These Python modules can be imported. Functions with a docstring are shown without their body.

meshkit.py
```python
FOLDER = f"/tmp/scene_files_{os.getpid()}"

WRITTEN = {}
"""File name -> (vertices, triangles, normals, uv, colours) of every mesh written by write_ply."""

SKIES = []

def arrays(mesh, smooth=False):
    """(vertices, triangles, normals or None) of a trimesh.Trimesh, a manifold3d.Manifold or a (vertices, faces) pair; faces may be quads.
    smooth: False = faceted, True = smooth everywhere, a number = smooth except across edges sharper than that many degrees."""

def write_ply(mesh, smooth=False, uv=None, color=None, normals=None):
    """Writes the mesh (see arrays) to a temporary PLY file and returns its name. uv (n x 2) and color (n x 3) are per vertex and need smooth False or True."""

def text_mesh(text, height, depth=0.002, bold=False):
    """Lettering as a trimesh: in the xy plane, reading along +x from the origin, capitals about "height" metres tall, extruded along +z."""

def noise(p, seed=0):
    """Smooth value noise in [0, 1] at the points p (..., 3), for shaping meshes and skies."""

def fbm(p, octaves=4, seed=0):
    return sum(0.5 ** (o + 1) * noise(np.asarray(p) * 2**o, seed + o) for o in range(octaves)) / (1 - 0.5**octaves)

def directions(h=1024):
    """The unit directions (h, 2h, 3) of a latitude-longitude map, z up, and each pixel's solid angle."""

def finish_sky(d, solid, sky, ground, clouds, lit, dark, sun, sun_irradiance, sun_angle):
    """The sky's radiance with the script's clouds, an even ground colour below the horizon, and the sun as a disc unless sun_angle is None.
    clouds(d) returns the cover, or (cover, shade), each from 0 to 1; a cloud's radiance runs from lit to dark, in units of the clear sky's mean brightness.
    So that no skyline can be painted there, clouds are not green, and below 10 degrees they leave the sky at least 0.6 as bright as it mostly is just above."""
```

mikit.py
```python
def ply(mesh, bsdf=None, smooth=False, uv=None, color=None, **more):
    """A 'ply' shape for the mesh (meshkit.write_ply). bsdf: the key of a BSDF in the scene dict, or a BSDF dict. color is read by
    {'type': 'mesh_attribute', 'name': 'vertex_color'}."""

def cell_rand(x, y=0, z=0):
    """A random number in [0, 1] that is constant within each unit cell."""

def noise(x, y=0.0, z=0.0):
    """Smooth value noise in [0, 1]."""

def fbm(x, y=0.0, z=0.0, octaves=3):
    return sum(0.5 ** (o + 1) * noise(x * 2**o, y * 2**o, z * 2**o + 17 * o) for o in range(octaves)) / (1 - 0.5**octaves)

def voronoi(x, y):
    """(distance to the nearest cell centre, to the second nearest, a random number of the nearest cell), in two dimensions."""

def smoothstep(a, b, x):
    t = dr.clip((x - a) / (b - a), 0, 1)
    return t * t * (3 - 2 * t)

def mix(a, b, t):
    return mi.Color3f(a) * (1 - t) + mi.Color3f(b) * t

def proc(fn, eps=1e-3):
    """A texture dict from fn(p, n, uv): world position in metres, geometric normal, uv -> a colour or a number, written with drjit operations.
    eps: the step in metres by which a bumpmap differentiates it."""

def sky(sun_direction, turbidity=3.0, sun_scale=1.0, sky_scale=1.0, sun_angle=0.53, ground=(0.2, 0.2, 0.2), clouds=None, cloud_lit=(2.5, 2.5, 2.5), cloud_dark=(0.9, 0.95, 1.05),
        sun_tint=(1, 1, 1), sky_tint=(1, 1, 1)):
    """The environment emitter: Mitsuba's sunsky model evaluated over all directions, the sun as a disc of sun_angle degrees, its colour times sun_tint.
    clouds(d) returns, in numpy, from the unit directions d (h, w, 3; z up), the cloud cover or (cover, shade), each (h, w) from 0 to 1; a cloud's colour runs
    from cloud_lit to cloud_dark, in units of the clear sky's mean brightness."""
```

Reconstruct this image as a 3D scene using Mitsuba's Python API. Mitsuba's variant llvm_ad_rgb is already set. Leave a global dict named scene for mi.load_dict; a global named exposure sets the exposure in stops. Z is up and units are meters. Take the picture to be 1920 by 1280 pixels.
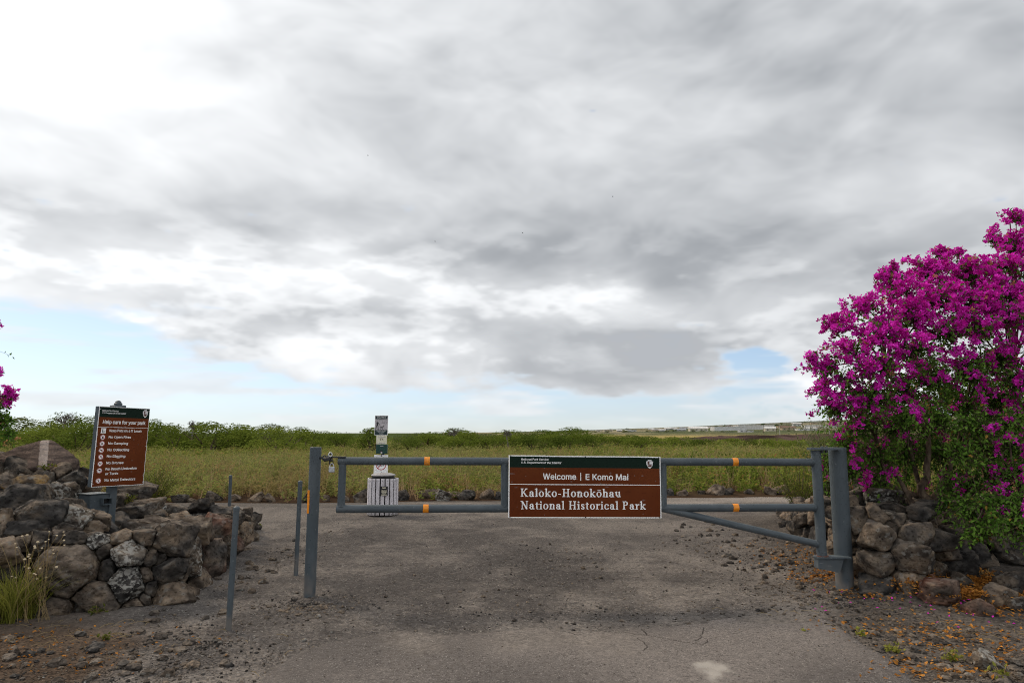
import math
import numpy as np, trimesh, drjit as dr, mitsuba as mi, mikit, meshkit
from shapely.geometry import Polygon, Point, LineString, box as sbox
from shapely import affinity, union_all
from mikit import noise, fbm, voronoi, cell_rand, smoothstep, mix

T = mi.ScalarTransform4f
scene, labels = {}, {}

# ------------------------------------------------------------------ camera, sky, exposure
EYE, FOC, HZ = 1.6, 1280.0, 812.0
PITCH = math.atan((HZ - 640) / FOC)
CP, SP = math.cos(PITCH), math.sin(PITCH)
scene['camera'] = {'type': 'perspective', 'fov': math.degrees(2 * math.atan(960 / FOC)), 'fov_axis': 'x', 'near_clip': 0.05, 'far_clip': 20000.0,
                   'to_world': T().look_at(origin=[0, 0, EYE], target=[0, CP, EYE + SP], up=[0, 0, 1])}
exposure = 2.32
SUN = (math.sin(math.radians(-52)) * math.cos(math.radians(46)), math.cos(math.radians(-52)) * math.cos(math.radians(46)), math.sin(math.radians(46)))


def gauss(az, el, a0, e0, sa, se):
    return np.exp(-0.5 * (((az - a0) / sa) ** 2 + ((el - e0) / se) ** 2))


def clouds(d):
    az = np.degrees(np.arctan2(d[..., 0], d[..., 1]))
    el = np.degrees(np.arcsin(np.clip(d[..., 2], -1, 1)))
    # a cloud deck seen in perspective: noise on a horizontal layer, a little flattened towards the horizon
    hz = d[..., 2] + 0.17
    p = np.stack([d[..., 0] / hz, d[..., 1] / hz, np.zeros_like(hz)], -1)
    warp = meshkit.fbm(p * 1.3 + 5.3, 4, 11) - 0.5
    warp2 = meshkit.fbm(p * 1.3 + 9.1, 4, 13) - 0.5
    p = p + np.stack([warp * 1.1, warp2 * 0.8, warp * 0], -1)
    n1 = meshkit.fbm(p * np.array([1.0, 1.5, 1]) + 2.1, 5, 3)
    sph = d * np.array([1.0, 1.0, 1.7])
    w3 = np.stack([meshkit.fbm(sph * 4 + k, 3, 71 + k) - 0.5 for k in range(3)], -1)
    n2 = meshkit.fbm(sph * 4.6 + w3 * 0.9 + 7.7, 5, 21)
    n3 = meshkit.fbm(sph * 15 + w3 * 2.5 + 3.3, 4, 31)
    # soft billows with sharper upper rims
    bil = 1 - np.abs(meshkit.fbm(sph * 8 + w3 * 1.5 + 1.7, 4, 51) * 2 - 1) * 2.2
    q = np.stack([d[..., 0] * 9, d[..., 1] * 9, d[..., 2] * 30], -1)
    n4 = meshkit.fbm(q, 5, 41)
    n5 = meshkit.fbm(q * np.array([3.0, 3.0, 2.2]), 4, 47)
    edge = np.interp(az, [-180, -60, -37, -28, -22, -17, -10, -3, 3, 7, 12, 16, 19, 23, 27, 40, 90, 180],
                     [7.0, 8.5, 8.7, 7.4, 5.6, 4.4, 3.7, 3.8, 3.7, 3.0, 2.8, 3.2, 4.9, 3.4, 2.6, 3.0, 6.0, 7.0])
    deck = smoothstep_np(-0.55, 0.75, el - edge + (n4 - 0.5) * 3.2 + (n5 - 0.5) * 2.4)
    deck = deck * (1 - smoothstep_np(0.30, 0.62, gauss(az, el, 19.8, 5.5, 2.4, 0.75) + (n5 - 0.5) * 0.9 + (n4 - 0.5) * 0.8)) * (1 - 0.5 * gauss(az, el, -30.5, 8.9, 2.2, 0.5) * smoothstep_np(0.4, 0.6, n5))
    low = smoothstep_np(0.46, 0.68, meshkit.fbm(np.stack([d[..., 0] * 7, d[..., 1] * 7, d[..., 2] * 52], -1), 4, 61)) * smoothstep_np(0.2, 1.6, el) * 0.72
    low = np.maximum(low, 0.75 * gauss(az, el, 22.5, 1.9, 4.5, 1.2) * smoothstep_np(0.35, 0.6, n5))
    haze = 0.45 * np.exp(-np.maximum(el, 0) / 2.2)
    cover = 1 - (1 - deck) * (1 - low) * (1 - haze)
    s = np.clip(az, -50, 50)
    far = smoothstep_np(60, 110, np.abs(az))
    shade = 0.52 + 0.0028 * s * (1 - far) + 0.34 * (n1 - 0.5) + 0.50 * (n2 - 0.5) + 0.30 * (n3 - 0.5) - 0.08 * (bil - 0.4)
    # the sun burns through the deck at the upper left
    shade = shade - 0.50 * gauss(az, el, -47, 36, 12, 11) - 0.14 * gauss(az, el, -33, 27, 12, 7)
    shade = shade + 0.17 * gauss(az, el, 15, 13.8, 12, 2.6) + 0.07 * gauss(az, el, 24, 24, 12, 9)
    shade = shade + 0.36 * gauss(az, el + (n4 - 0.5) * 6.0, 13.5, 7.0, 6.0, 1.1) * (0.55 + 1.5 * (n5 - 0.2)) + 0.14 * gauss(az, el + (n4 - 0.5) * 4, 9, 5.0, 8, 0.9) + 0.12 * gauss(az, el, 3, 8.6, 5, 1.0)
    shade = shade + 0.07 * gauss(az, el, -6, 18.0, 12, 1.8) + 0.12 * gauss(az, el, -31, 16.0, 7, 1.6) + 0.08 * gauss(az, el, -12, 9.6, 6, 0.9) + 0.10 * gauss(az, el, -3, 15.3, 6, 1.0)
    shade = shade - 0.17 * gauss(az, el, -19, 13.2, 7, 1.5) - 0.12 * gauss(az, el, -30, 11.2, 9, 1.6) - 0.20 * gauss(az, el, 8, 11.0, 3.4, 1.3) - 0.18 * gauss(az, el, -9, 12.3, 6, 1.2)
    shade = shade - 0.20 * gauss(az, el, -10, 6.6, 9, 1.2) - 0.12 * gauss(az, el, -17, 21.5, 6, 1.6) - 0.08 * gauss(az, el, 7, 21, 9, 4)
    shade = shade - 0.26 * gauss(az, el, 23, 3.4, 5, 1.6)
    win = smoothstep_np(3.5, 7.0, el) * smoothstep_np(19.0, 12.0, el) * smoothstep_np(70, 45, np.abs(az))
    pf = meshkit.fbm(d * np.array([9.0, 9.0, 19.0]) + w3 * 1.3 + 4.4, 5, 91) + 0.35 * (n5 - 0.5)
    shade = shade + win * (0.09 - (0.25 - 0.10 * smoothstep_np(4, 16, az)) * smoothstep_np(0.44, 0.62, pf) + 0.14 * smoothstep_np(0.60, 0.75, pf))
    rim = np.clip(1 - np.abs(el - edge - 0.5) / 1.6, 0, 1)
    shade = shade - 0.13 * rim * (1 - 0.9 * gauss(az, el, 11, 5.5, 7, 2.0))
    # the low puffs and the veil are bright whatever the deck above does
    shade = shade * deck + (1 - deck) * (0.34 + 0.25 * (n5 - 0.5))
    core = 1 - gauss(az, el, -47, 36, 14, 13)
    shade = shade + (0.50 - shade) * 0.10 * core - 0.15 * far
    shade = np.where(shade > 0.78, 0.78 + 0.22 * np.tanh((shade - 0.78) / 0.42), shade)
    return cover, np.clip(shade, 0, 1)


def smoothstep_np(a, b, x):
    t = np.clip((x - a) / (b - a), 0, 1)
    return t * t * (3 - 2 * t)


scene['sky'] = mikit.sky(SUN, turbidity=3, sun_scale=0.28, sky_scale=1.0, sun_angle=16, clouds=clouds, cloud_lit=(3.36, 3.41, 3.45), cloud_dark=(0.49, 0.55, 0.635), sky_tint=(0.93, 0.87, 0.82), ground=(0.14, 0.13, 0.11))


# ------------------------------------------------------------------ helpers
def W(px, py, Y):
    """The point at depth Y (metres north of the tripod) that was surveyed at pixel (px, py) of the 1920 x 1280 photograph."""
    u, v = (px - 960) / FOC, (640 - py) / FOC
    dy = CP - v * SP
    return np.array([u * Y / dy, Y, EYE + (SP + v * CP) * Y / dy])


def G(px, py, z=0.0):
    u, v = (px - 960) / FOC, (640 - py) / FOC
    dz = SP + v * CP
    t = (z - EYE) / dz
    return np.array([u * t, (CP - v * SP) * t, z])


used = {}


def key_for(name, parent=None):
    full = name if parent is None else parent + '__' + name
    n = used.get(full, 0)
    used[full] = n + 1
    return full if n == 0 else f'{full}_{n:03d}'


def thing(name, label=None, cat=None, group=None, kind=None):
    k = key_for(name)
    e = {}
    if label: e['label'] = label
    if cat: e['category'] = cat
    if group: e['group'] = group
    if kind: e['kind'] = kind
    labels[k] = e
    return k


def obj(name, mesh, mat, parent=None, smooth=30, label=None, cat=None, group=None, kind=None, to_world=None, **kw):
    k = key_for(name, parent)
    s = mikit.ply(mesh, mat, smooth=smooth, **kw) if not (isinstance(mesh, dict)) else dict(mesh)
    if to_world is not None: s['to_world'] = to_world
    scene[k] = s
    e = {}
    if label: e['label'] = label
    if cat: e['category'] = cat
    if group: e['group'] = group
    if kind: e['kind'] = kind
    if e: labels[k] = e
    return k


def cat(ms):
    return trimesh.util.concatenate([m for m in ms])


def box(cx, cy, cz, sx, sy, sz, bevel=0.0):
    m = trimesh.creation.box((sx, sy, sz))
    if bevel > 0:
        c = np.array([(a, b, d) for a in (-1, 1) for b in (-1, 1) for d in (-1, 1)], float)
        pts = []
        for k in range(3):
            h = np.array([sx, sy, sz]) / 2 - bevel
            h[k] += bevel
            pts.append(c * h)
        m = trimesh.convex.convex_hull(np.vstack(pts))
    m.apply_translation((cx, cy, cz))
    return m


def frame_of(a, b):
    z = np.asarray(b, float) - np.asarray(a, float)
    L = np.linalg.norm(z)
    z = z / L
    x = np.cross(z, [0, 0, 1] if abs(z[2]) < 0.9 else [0, 1, 0])
    x /= np.linalg.norm(x)
    y = np.cross(z, x)
    M = np.eye(4)
    M[:3, 0], M[:3, 1], M[:3, 2], M[:3, 3] = x, y, z, a
    return M, L


def pipe(a, b, r, sides=28, dome=0.0, bevel=0.004):
    """A capped pipe from a to b, its rims a little rounded; dome: height of a rounded cap at b."""
    M, L = frame_of(a, b)
    prof = [(0, 0), (r - bevel, 0), (r, bevel), (r, L - bevel)]
    if dome > 0:
        for t in np.linspace(0.12, 1, 7):
            prof.append((r * math.cos(t * math.pi / 2), L - bevel + dome * math.sin(t * math.pi / 2)))
    else:
        prof += [(r - bevel, L), (0, L)]
    prof[-1] = (0, prof[-1][1])
    m = trimesh.creation.revolve(np.array(prof), sections=sides)
    m.apply_transform(M)
    return m


def tube(points, radii, sides=6, cap=True):
    p = np.asarray(points, float)
    n = len(p)
    r = np.broadcast_to(np.asarray(radii, float), (n,))
    t = np.gradient(p, axis=0)
    t /= np.linalg.norm(t, axis=1, keepdims=True) + 1e-12
    ref = np.array([0.31, 0.17, 0.93]) if abs(t[:, 2].mean()) < 0.8 else np.array([0.9, 0.3, 0.1])
    a = np.cross(t, ref)
    a /= np.linalg.norm(a, axis=1, keepdims=True) + 1e-12
    b = np.cross(t, a)
    ang = np.arange(sides) * 2 * np.pi / sides
    v = p[:, None] + r[:, None, None] * (np.cos(ang)[None, :, None] * a[:, None] + np.sin(ang)[None, :, None] * b[:, None])
    i, j = np.meshgrid(np.arange(n - 1), np.arange(sides), indexing='ij')
    q = np.stack([i * sides + j, i * sides + (j + 1) % sides, (i + 1) * sides + (j + 1) % sides, (i + 1) * sides + j], -1).reshape(-1, 4)
    f = np.vstack([q[:, [0, 1, 2]], q[:, [0, 2, 3]]])
    v = v.reshape(-1, 3)
    if cap:
        m = len(v)
        v = np.vstack([v, p[:1], p[-1:]])
        jj = np.arange(sides)
        f = np.vstack([f, np.stack([np.full(sides, m), (jj + 1) % sides, jj], 1), np.stack([np.full(sides, m + 1), (n - 1) * sides + jj, (n - 1) * sides + (jj + 1) % sides], 1)])
    return trimesh.Trimesh(v, f, process=False)


def extrude(poly, depth):
    polys = getattr(poly, 'geoms', [poly])
    return cat([trimesh.creation.extrude_polygon(g, depth, engine='earcut') for g in polys if g.area > 1e-9])


def norm(v):
    v = np.asarray(v, float)
    return v / (np.linalg.norm(v, axis=-1, keepdims=True) + 1e-12)


def ell(cx, cy, rx, ry=None):
    return affinity.scale(Point(cx, cy).buffer(1, 16), rx, ry or rx, origin=(cx, cy))


MARKS = ((-60, 'at the left edge'), (85, 'above the striped boulder'), (180, 'just left of the rules sign'), (300, 'just right of the rules sign'), (385, 'left of the thin pole'), (470, 'right of the thin pole'), (545, 'left of the latch post'), (625, 'right of the latch post'),
         (690, 'beside the litter bin on its left'), (760, 'beside the litter bin on its right'), (840, 'above the gate band nearest the bin'), (910, 'just left of the welcome sign'), (1000, 'above the left half of the welcome sign'), (1080, 'above the middle of the welcome sign'),
         (1160, 'above the right half of the welcome sign'), (1245, 'just right of the welcome sign'), (1320, 'left of the right gate bands'), (1400, 'right of the right gate bands'), (1480, 'left of the hinge post'), (1545, 'behind the hinge post'), (1620, 'behind the bougainvillea'))


def whereabouts(px, below=False):
    t = min(MARKS, key=lambda m: abs(m[0] - px))[1]
    return t.replace('above the', 'below the').replace('below the right half of the welcome', 'near the welcome') if below else t


# ------------------------------------------------------------------ materials
def rgb(r, g, b):
    return {'type': 'rgb', 'value': [r, g, b]}


def bsdf(name, d):
    scene[name] = d
    return name


def paint_fn(c, c2, s=9.0, dust=0.0):
    def fn(p, n, uv):
        t = fbm(p.x * s, p.y * s, p.z * s * 0.6, 3)
        k = mix(c, c2, smoothstep(0.35, 0.75, t))
        sp = smoothstep(0.80, 0.86, noise(p.x * 70, p.y * 70, p.z * 70))
        k = k * (1 - 0.25 * sp)
        k = mix(k, (0.30, 0.30, 0.30), 0.30 * smoothstep(0.88, 0.94, noise(p.x * 38 + 5, p.y * 38, p.z * 38)))
        if dust:
            k = mix(k, (0.20, 0.17, 0.145), dust * smoothstep(0.45, 0.0, p.z) * smoothstep(0.3, 0.7, fbm(p.x * 14, p.y * 14, p.z * 7, 2)))
        return k
    return mikit.proc(fn)


bsdf('gate_paint', {'type': 'principled', 'base_color': paint_fn((0.066, 0.082, 0.094), (0.088, 0.104, 0.116), 6.0, 0.55), 'roughness': 0.5, 'specular': 0.3})
bsdf('dark_steel', {'type': 'principled', 'base_color': rgb(0.035, 0.035, 0.038), 'roughness': 0.45, 'metallic': 0.4})
bsdf('bright_steel', {'type': 'principled', 'base_color': rgb(0.55, 0.56, 0.58), 'roughness': 0.35, 'metallic': 0.8})
bsdf('rust', {'type': 'principled', 'base_color': paint_fn((0.16, 0.06, 0.035), (0.10, 0.09, 0.09), 30.0), 'roughness': 0.8})
bsdf('orange_tape', {'type': 'principled', 'base_color': paint_fn((0.80, 0.27, 0.015), (0.72, 0.23, 0.012), 25.0), 'roughness': 0.35})
bsdf('sign_brown', {'type': 'principled', 'base_color': paint_fn((0.112, 0.024, 0.005), (0.138, 0.034, 0.009), 2.2), 'roughness': 0.6, 'specular': 0.12})
bsdf('sign_green', {'type': 'principled', 'base_color': rgb(0.0065, 0.018, 0.012), 'roughness': 0.6, 'specular': 0.12})
bsdf('sign_white', {'type': 'principled', 'base_color': rgb(0.88, 0.87, 0.86), 'roughness': 0.5})
bsdf('sign_black', {'type': 'principled', 'base_color': rgb(0.012, 0.012, 0.014), 'roughness': 0.5})
bsdf('sign_red', {'type': 'principled', 'base_color': rgb(0.42, 0.02, 0.025), 'roughness': 0.5})
bsdf('emblem_brown', {'type': 'principled', 'base_color': rgb(0.10, 0.035, 0.02), 'roughness': 0.5})
bsdf('emblem_grey', {'type': 'principled', 'base_color': rgb(0.45, 0.42, 0.44), 'roughness': 0.5})
bsdf('cream', {'type': 'principled', 'base_color': rgb(0.72, 0.68, 0.52), 'roughness': 0.5})
bsdf('dispenser_green', {'type': 'principled', 'base_color': rgb(0.006, 0.045, 0.035), 'roughness': 0.35})
bsdf('station_dark', {'type': 'principled', 'base_color': rgb(0.010, 0.030, 0.032), 'roughness': 0.5})


def slat_fn(p, n, uv):
    g = fbm(p.x * 60, p.y * 60, p.z * 5, 3)
    c = mix((0.60, 0.57, 0.60), (0.50, 0.475, 0.50), smoothstep(0.4, 0.75, g))
    return mix(c, (0.20, 0.17, 0.15), 0.6 * smoothstep(0.16, 0.0, p.z))


bsdf('bin_slat', {'type': 'principled', 'base_color': mikit.proc(slat_fn), 'roughness': 0.6})
bsdf('bin_lid', {'type': 'principled', 'base_color': rgb(0.27, 0.26, 0.26), 'roughness': 0.45})
bsdf('bin_inside', {'type': 'principled', 'base_color': rgb(0.02, 0.02, 0.02), 'roughness': 0.7})


def wood_fn(p, n, uv):
    g = fbm(p.x * 25, p.y * 25, p.z * 9, 3)
    return mix((0.075, 0.055, 0.043), (0.22, 0.165, 0.12), smoothstep(0.3, 0.75, g))


bsdf('bark', {'type': 'bumpmap', 'arbitrary': mikit.proc(lambda p, n, uv: fbm(p.x * 40, p.y * 40, p.z * 16, 3) * 0.02), 'scale': 1.0,
              'nested': {'type': 'diffuse', 'reflectance': mikit.proc(wood_fn)}})


def rock_col(p, n, uv):
    """uv.x: 0 dark grey .. 1 brown;  uv.y: kind: 0-1 lichen amount, +2 reddish, +4 ochre"""
    kind = dr.floor(uv.y * 0.5)
    lich = uv.y - 2 * kind
    big = fbm(p.x * 3.1, p.y * 3.1, p.z * 3.1, 3)
    mid = fbm(p.x * 13, p.y * 13, p.z * 13 + 9, 3)
    fine = noise(p.x * 95, p.y * 95, p.z * 95)
    c = mix((0.060, 0.056, 0.053), (0.182, 0.140, 0.106), dr.clip(uv.x * 0.9 + (big - 0.5) * 1.5, 0, 1))
    c = mix(c, (0.17, 0.062, 0.042), dr.select(dr.abs(kind - 1) < 0.5, 0.75, 0.0) * smoothstep(0.3, 0.65, big))
    c = mix(c, (0.30, 0.185, 0.070), dr.select(dr.abs(kind - 2) < 0.5, 0.8, 0.10) * smoothstep(0.42, 0.66, mid * 0.6 + big * 0.4))
    c = c * (0.42 + 1.15 * smoothstep(0.15, 0.85, mid))
    # thin grey crust lichen in small blotches
    c = mix(c, (0.235, 0.225, 0.205), 0.55 * smoothstep(0.58, 0.70, fbm(p.x * 24 + 3, p.y * 24, p.z * 24, 3)) * smoothstep(0.4, 0.6, big))
    # grain, and vesicle pits with their shade put into the colour
    c = c * (0.80 + 0.4 * fine)
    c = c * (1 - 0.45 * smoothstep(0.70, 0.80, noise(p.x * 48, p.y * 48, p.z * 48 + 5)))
    sp = smoothstep(0.44, 0.60, noise(p.x * 46, p.y * 46, p.z * 46 + 3) * 0.45 + noise(p.x * 110, p.y * 110, p.z * 110) * 0.25 + mid * 0.3)
    patch = smoothstep(0.62 - 0.34 * lich, 0.80 - 0.34 * lich, fbm(p.x * 6 + 31, p.y * 6, p.z * 6, 3))
    c = mix(c, (0.40, 0.385, 0.35), sp * patch * dr.clip(lich * 1.1, 0.0, 0.75))
    # a breath of pale dust where the rock looks up
    return mix(c, (0.205, 0.182, 0.160), 0.36 * smoothstep(0.35, 0.95, n.z) * smoothstep(0.35, 0.7, mid))


def rock_bump(p, n, uv):
    return 0.030 * fbm(p.x * 9, p.y * 9, p.z * 9, 2) + 0.018 * fbm(p.x * 28, p.y * 28, p.z * 28, 4) - 0.006 * smoothstep(0.62, 0.80, noise(p.x * 75, p.y * 75, p.z * 75))


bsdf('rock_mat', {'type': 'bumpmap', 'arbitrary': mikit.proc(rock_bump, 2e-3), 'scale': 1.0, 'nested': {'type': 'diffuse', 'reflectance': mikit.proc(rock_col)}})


def leaf_mat(name, lo, hi, dry, trans=0.45):
    """uv.x: tint of the leaf, uv.y: along it"""
    def fn(p, n, uv):
        c = mix(lo, hi, uv.x)
        c = mix(c, dry, smoothstep(0.93, 0.97, uv.x))
        return c * (0.85 + 0.3 * uv.y)
    bsdf(name, {'type': 'principledthin', 'base_color': mikit.proc(fn), 'roughness': 0.5, 'diff_trans': trans * 2, 'eta': 1.4, 'spec_trans': 0.0})


leaf_mat('vine_leaf', (0.036, 0.092, 0.016), (0.160, 0.285, 0.045), (0.36, 0.22, 0.05), 0.22)
leaf_mat('bract', (0.44, 0.004, 0.24), (0.97, 0.065, 0.76), (0.60, 0.28, 0.16), 0.24)
leaf_mat('dry_bract', (0.42, 0.22, 0.10), (0.58, 0.36, 0.20), (0.62, 0.10, 0.20), 0.4)
leaf_mat('litter', (0.30, 0.115, 0.024), (0.60, 0.28, 0.065), (0.50, 0.34, 0.12), 0.2)
leaf_mat('tuft_grass', (0.16, 0.19, 0.030), (0.42, 0.40, 0.090), (0.42, 0.34, 0.16))
leaf_mat('weed_leaf', (0.055, 0.075, 0.014), (0.165, 0.185, 0.035), (0.32, 0.25, 0.06))
leaf_mat('tree_leaf', (0.020, 0.048, 0.007), (0.085, 0.135, 0.018), (0.10, 0.12, 0.03))
leaf_mat('grey_leaf', (0.10, 0.12, 0.050), (0.22, 0.24, 0.11), (0.34, 0.31, 0.18))


def field_fn(p, n, uv):
    """uv.x: tint, uv.y = kind (0 green weed, 1 straw, 2 dark dead stems)"""
    z = fbm(p.x * 0.16, p.y * 0.10, 3.0, 3)
    m = fbm(p.x * 0.75, p.y * 0.55, 8.0, 3)
    y = smoothstep(22, 50, p.y)
    green = mix((0.068, 0.100, 0.016), (0.255, 0.305, 0.056), smoothstep(0.0, 0.85, uv.x))
    green = mix(green, (0.34, 0.175, 0.070), smoothstep(0.84, 0.95, uv.x) * 0.8)
    green = mix(green, (0.235, 0.135, 0.062), 0.7 * smoothstep(0.54, 0.68, m) * (1 - 0.6 * y))
    green = mix(green, (0.33, 0.30, 0.135), 0.38 * smoothstep(0.44, 0.62, z) + 0.12 * y)
    straw = mix((0.34, 0.225, 0.12), (0.62, 0.45, 0.27), uv.x)
    dead = mix((0.055, 0.034, 0.022), (0.16, 0.092, 0.05), uv.x)
    k = uv.y
    return dr.select(k < 0.5, green, dr.select(k < 1.5, straw, dead))


bsdf('field_plant', {'type': 'principledthin', 'base_color': mikit.proc(field_fn), 'roughness': 0.6, 'diff_trans': 0.8, 'eta': 1.35, 'spec_trans': 0.0})
# ------------------------------------------------------------------ ground, drive, road
LB = [(60, 1168), (150, 1162), (280, 1150), (345, 1135), (395, 1088), (450, 1040), (480, 996)]       # foot of the left wall
lbase = [G(x, y) for x, y in LB]
LPOLY = Polygon([(-7.5, 5.55)] + [tuple(p[:2]) for p in lbase] + [(-5.3, 11.9), (-7.4, 12.1), (-13, 12.0), (-13, 5.4)])
RB = [(1452, 972), (1478, 1000), (1545, 1062), (1600, 1102), (1655, 1113), (1700, 1130), (1745, 1112), (1800, 1086), (1920, 1062)]
rbase = [G(x, y) for x, y in RB]
RPOLY = Polygon([tuple(p[:2]) for p in rbase] + [(8.0, 7.6), (13, 8.2), (13, 13.5), (5.6, 13.6)])


def inside_distance(poly, x, y):
    """Distance to the outline, positive inside."""
    import shapely
    pts = shapely.points(x.ravel(), y.ravel())
    d = shapely.distance(pts, poly.exterior)
    return np.where(shapely.contains(poly, pts), d, -d).reshape(x.shape)


def left_top(x, y):
    """Height of the rubble's top on the left terrace."""
    pile = 0.60 + 0.25 * np.clip(y - 6.15, -0.3, 2.6)
    flat = np.interp(y, [6.0, 7.5, 9.0, 10.2, 11.2, 12.0], [0.66, 0.60, 0.56, 0.44, 0.32, 0.25])
    t = smoothstep_np(-0.58, -0.69, x / np.maximum(y, 1))
    back = smoothstep_np(10.4, 9.0, y)
    return flat * (1 - t) + (pile * back + 0.45 * (1 - back)) * t


def right_top(x, y):
    return np.interp(y, [6.4, 7.2, 8.5, 10.5, 12.6], [0.74, 0.80, 0.84, 0.62, 0.30])


def height(x, y, small=True):
    x, y = np.asarray(x, float), np.asarray(y, float)
    z = np.zeros_like(x)
    near = (np.abs(x) < 14) & (y < 19) & (y > -3)
    if near.any():
        xn, yn = x[near], y[near]
        P = np.stack([xn, yn, 0 * xn], -1)
        a = 0.05 * (meshkit.fbm(P * 0.45, 3, 7) - 0.5) + (0.022 * (meshkit.fbm(P * 2.3, 3, 9) - 0.5) if small else 0)
        # the drive is crowned and carries two shallow wheel tracks
        a = a * smoothstep_np(19, 16, yn) * smoothstep_np(3.9, 4.9, yn + 0.25 * np.abs(xn))
        apron = smoothstep_np(6.15, 5.65, yn) * smoothstep_np(3.0, 2.45, np.abs(xn))
        a = a * (1 - apron) - 0.006 * apron
        dl = inside_distance(LPOLY, xn, yn)
        a = a + smoothstep_np(0.12, 0.42, dl) * (left_top(xn, yn) - 0.20)
        dr_ = inside_distance(RPOLY, xn, yn)
        a = a + smoothstep_np(0.10, 0.45, dr_) * (right_top(xn, yn) - 0.10)
        # soil and fallen leaves banked up at the walls' feet
        a = a + 0.10 * np.exp(-np.maximum(-dr_, 0) / 0.30) * smoothstep_np(2.2, 3.6, xn) * (dr_ < 0.1) + 0.05 * np.exp(-np.maximum(-dl, 0) / 0.2) * (dl < 0.12)
        z[near] = a
    return z


def gz(x, y):
    return float(height(np.array([x]), np.array([y]))[0])


def grid_mesh(xs, ys, fz):
    X, Y = np.meshgrid(xs, ys)
    V = np.stack([X, Y, fz(X, Y)], -1).reshape(-1, 3)
    n, m = len(ys), len(xs)
    i, j = np.meshgrid(np.arange(n - 1), np.arange(m - 1), indexing='ij')
    a = i * m + j
    F = np.stack([a, a + 1, a + m + 1, a + m], -1).reshape(-1, 4)
    return trimesh.Trimesh(V, np.vstack([F[:, [0, 1, 2]], F[:, [0, 2, 3]]]), process=False)


def spaced(a, b, step, far, n):
    core = np.arange(a, b + 1e-6, step)
    g = np.geomspace(1, far, n)
    return core, g


xs = np.concatenate([-np.geomspace(8000, 10.3, 34), np.arange(-10, 10.01, 0.075), np.geomspace(10.3, 8000, 34)])
ys = np.concatenate([-np.geomspace(3000, 3.5, 16), [-2, -1, 0, 1, 2], np.arange(2.6, 13.0, 0.06), np.arange(13.0, 20, 0.2), np.geomspace(20.3, 9000, 60)])


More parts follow.
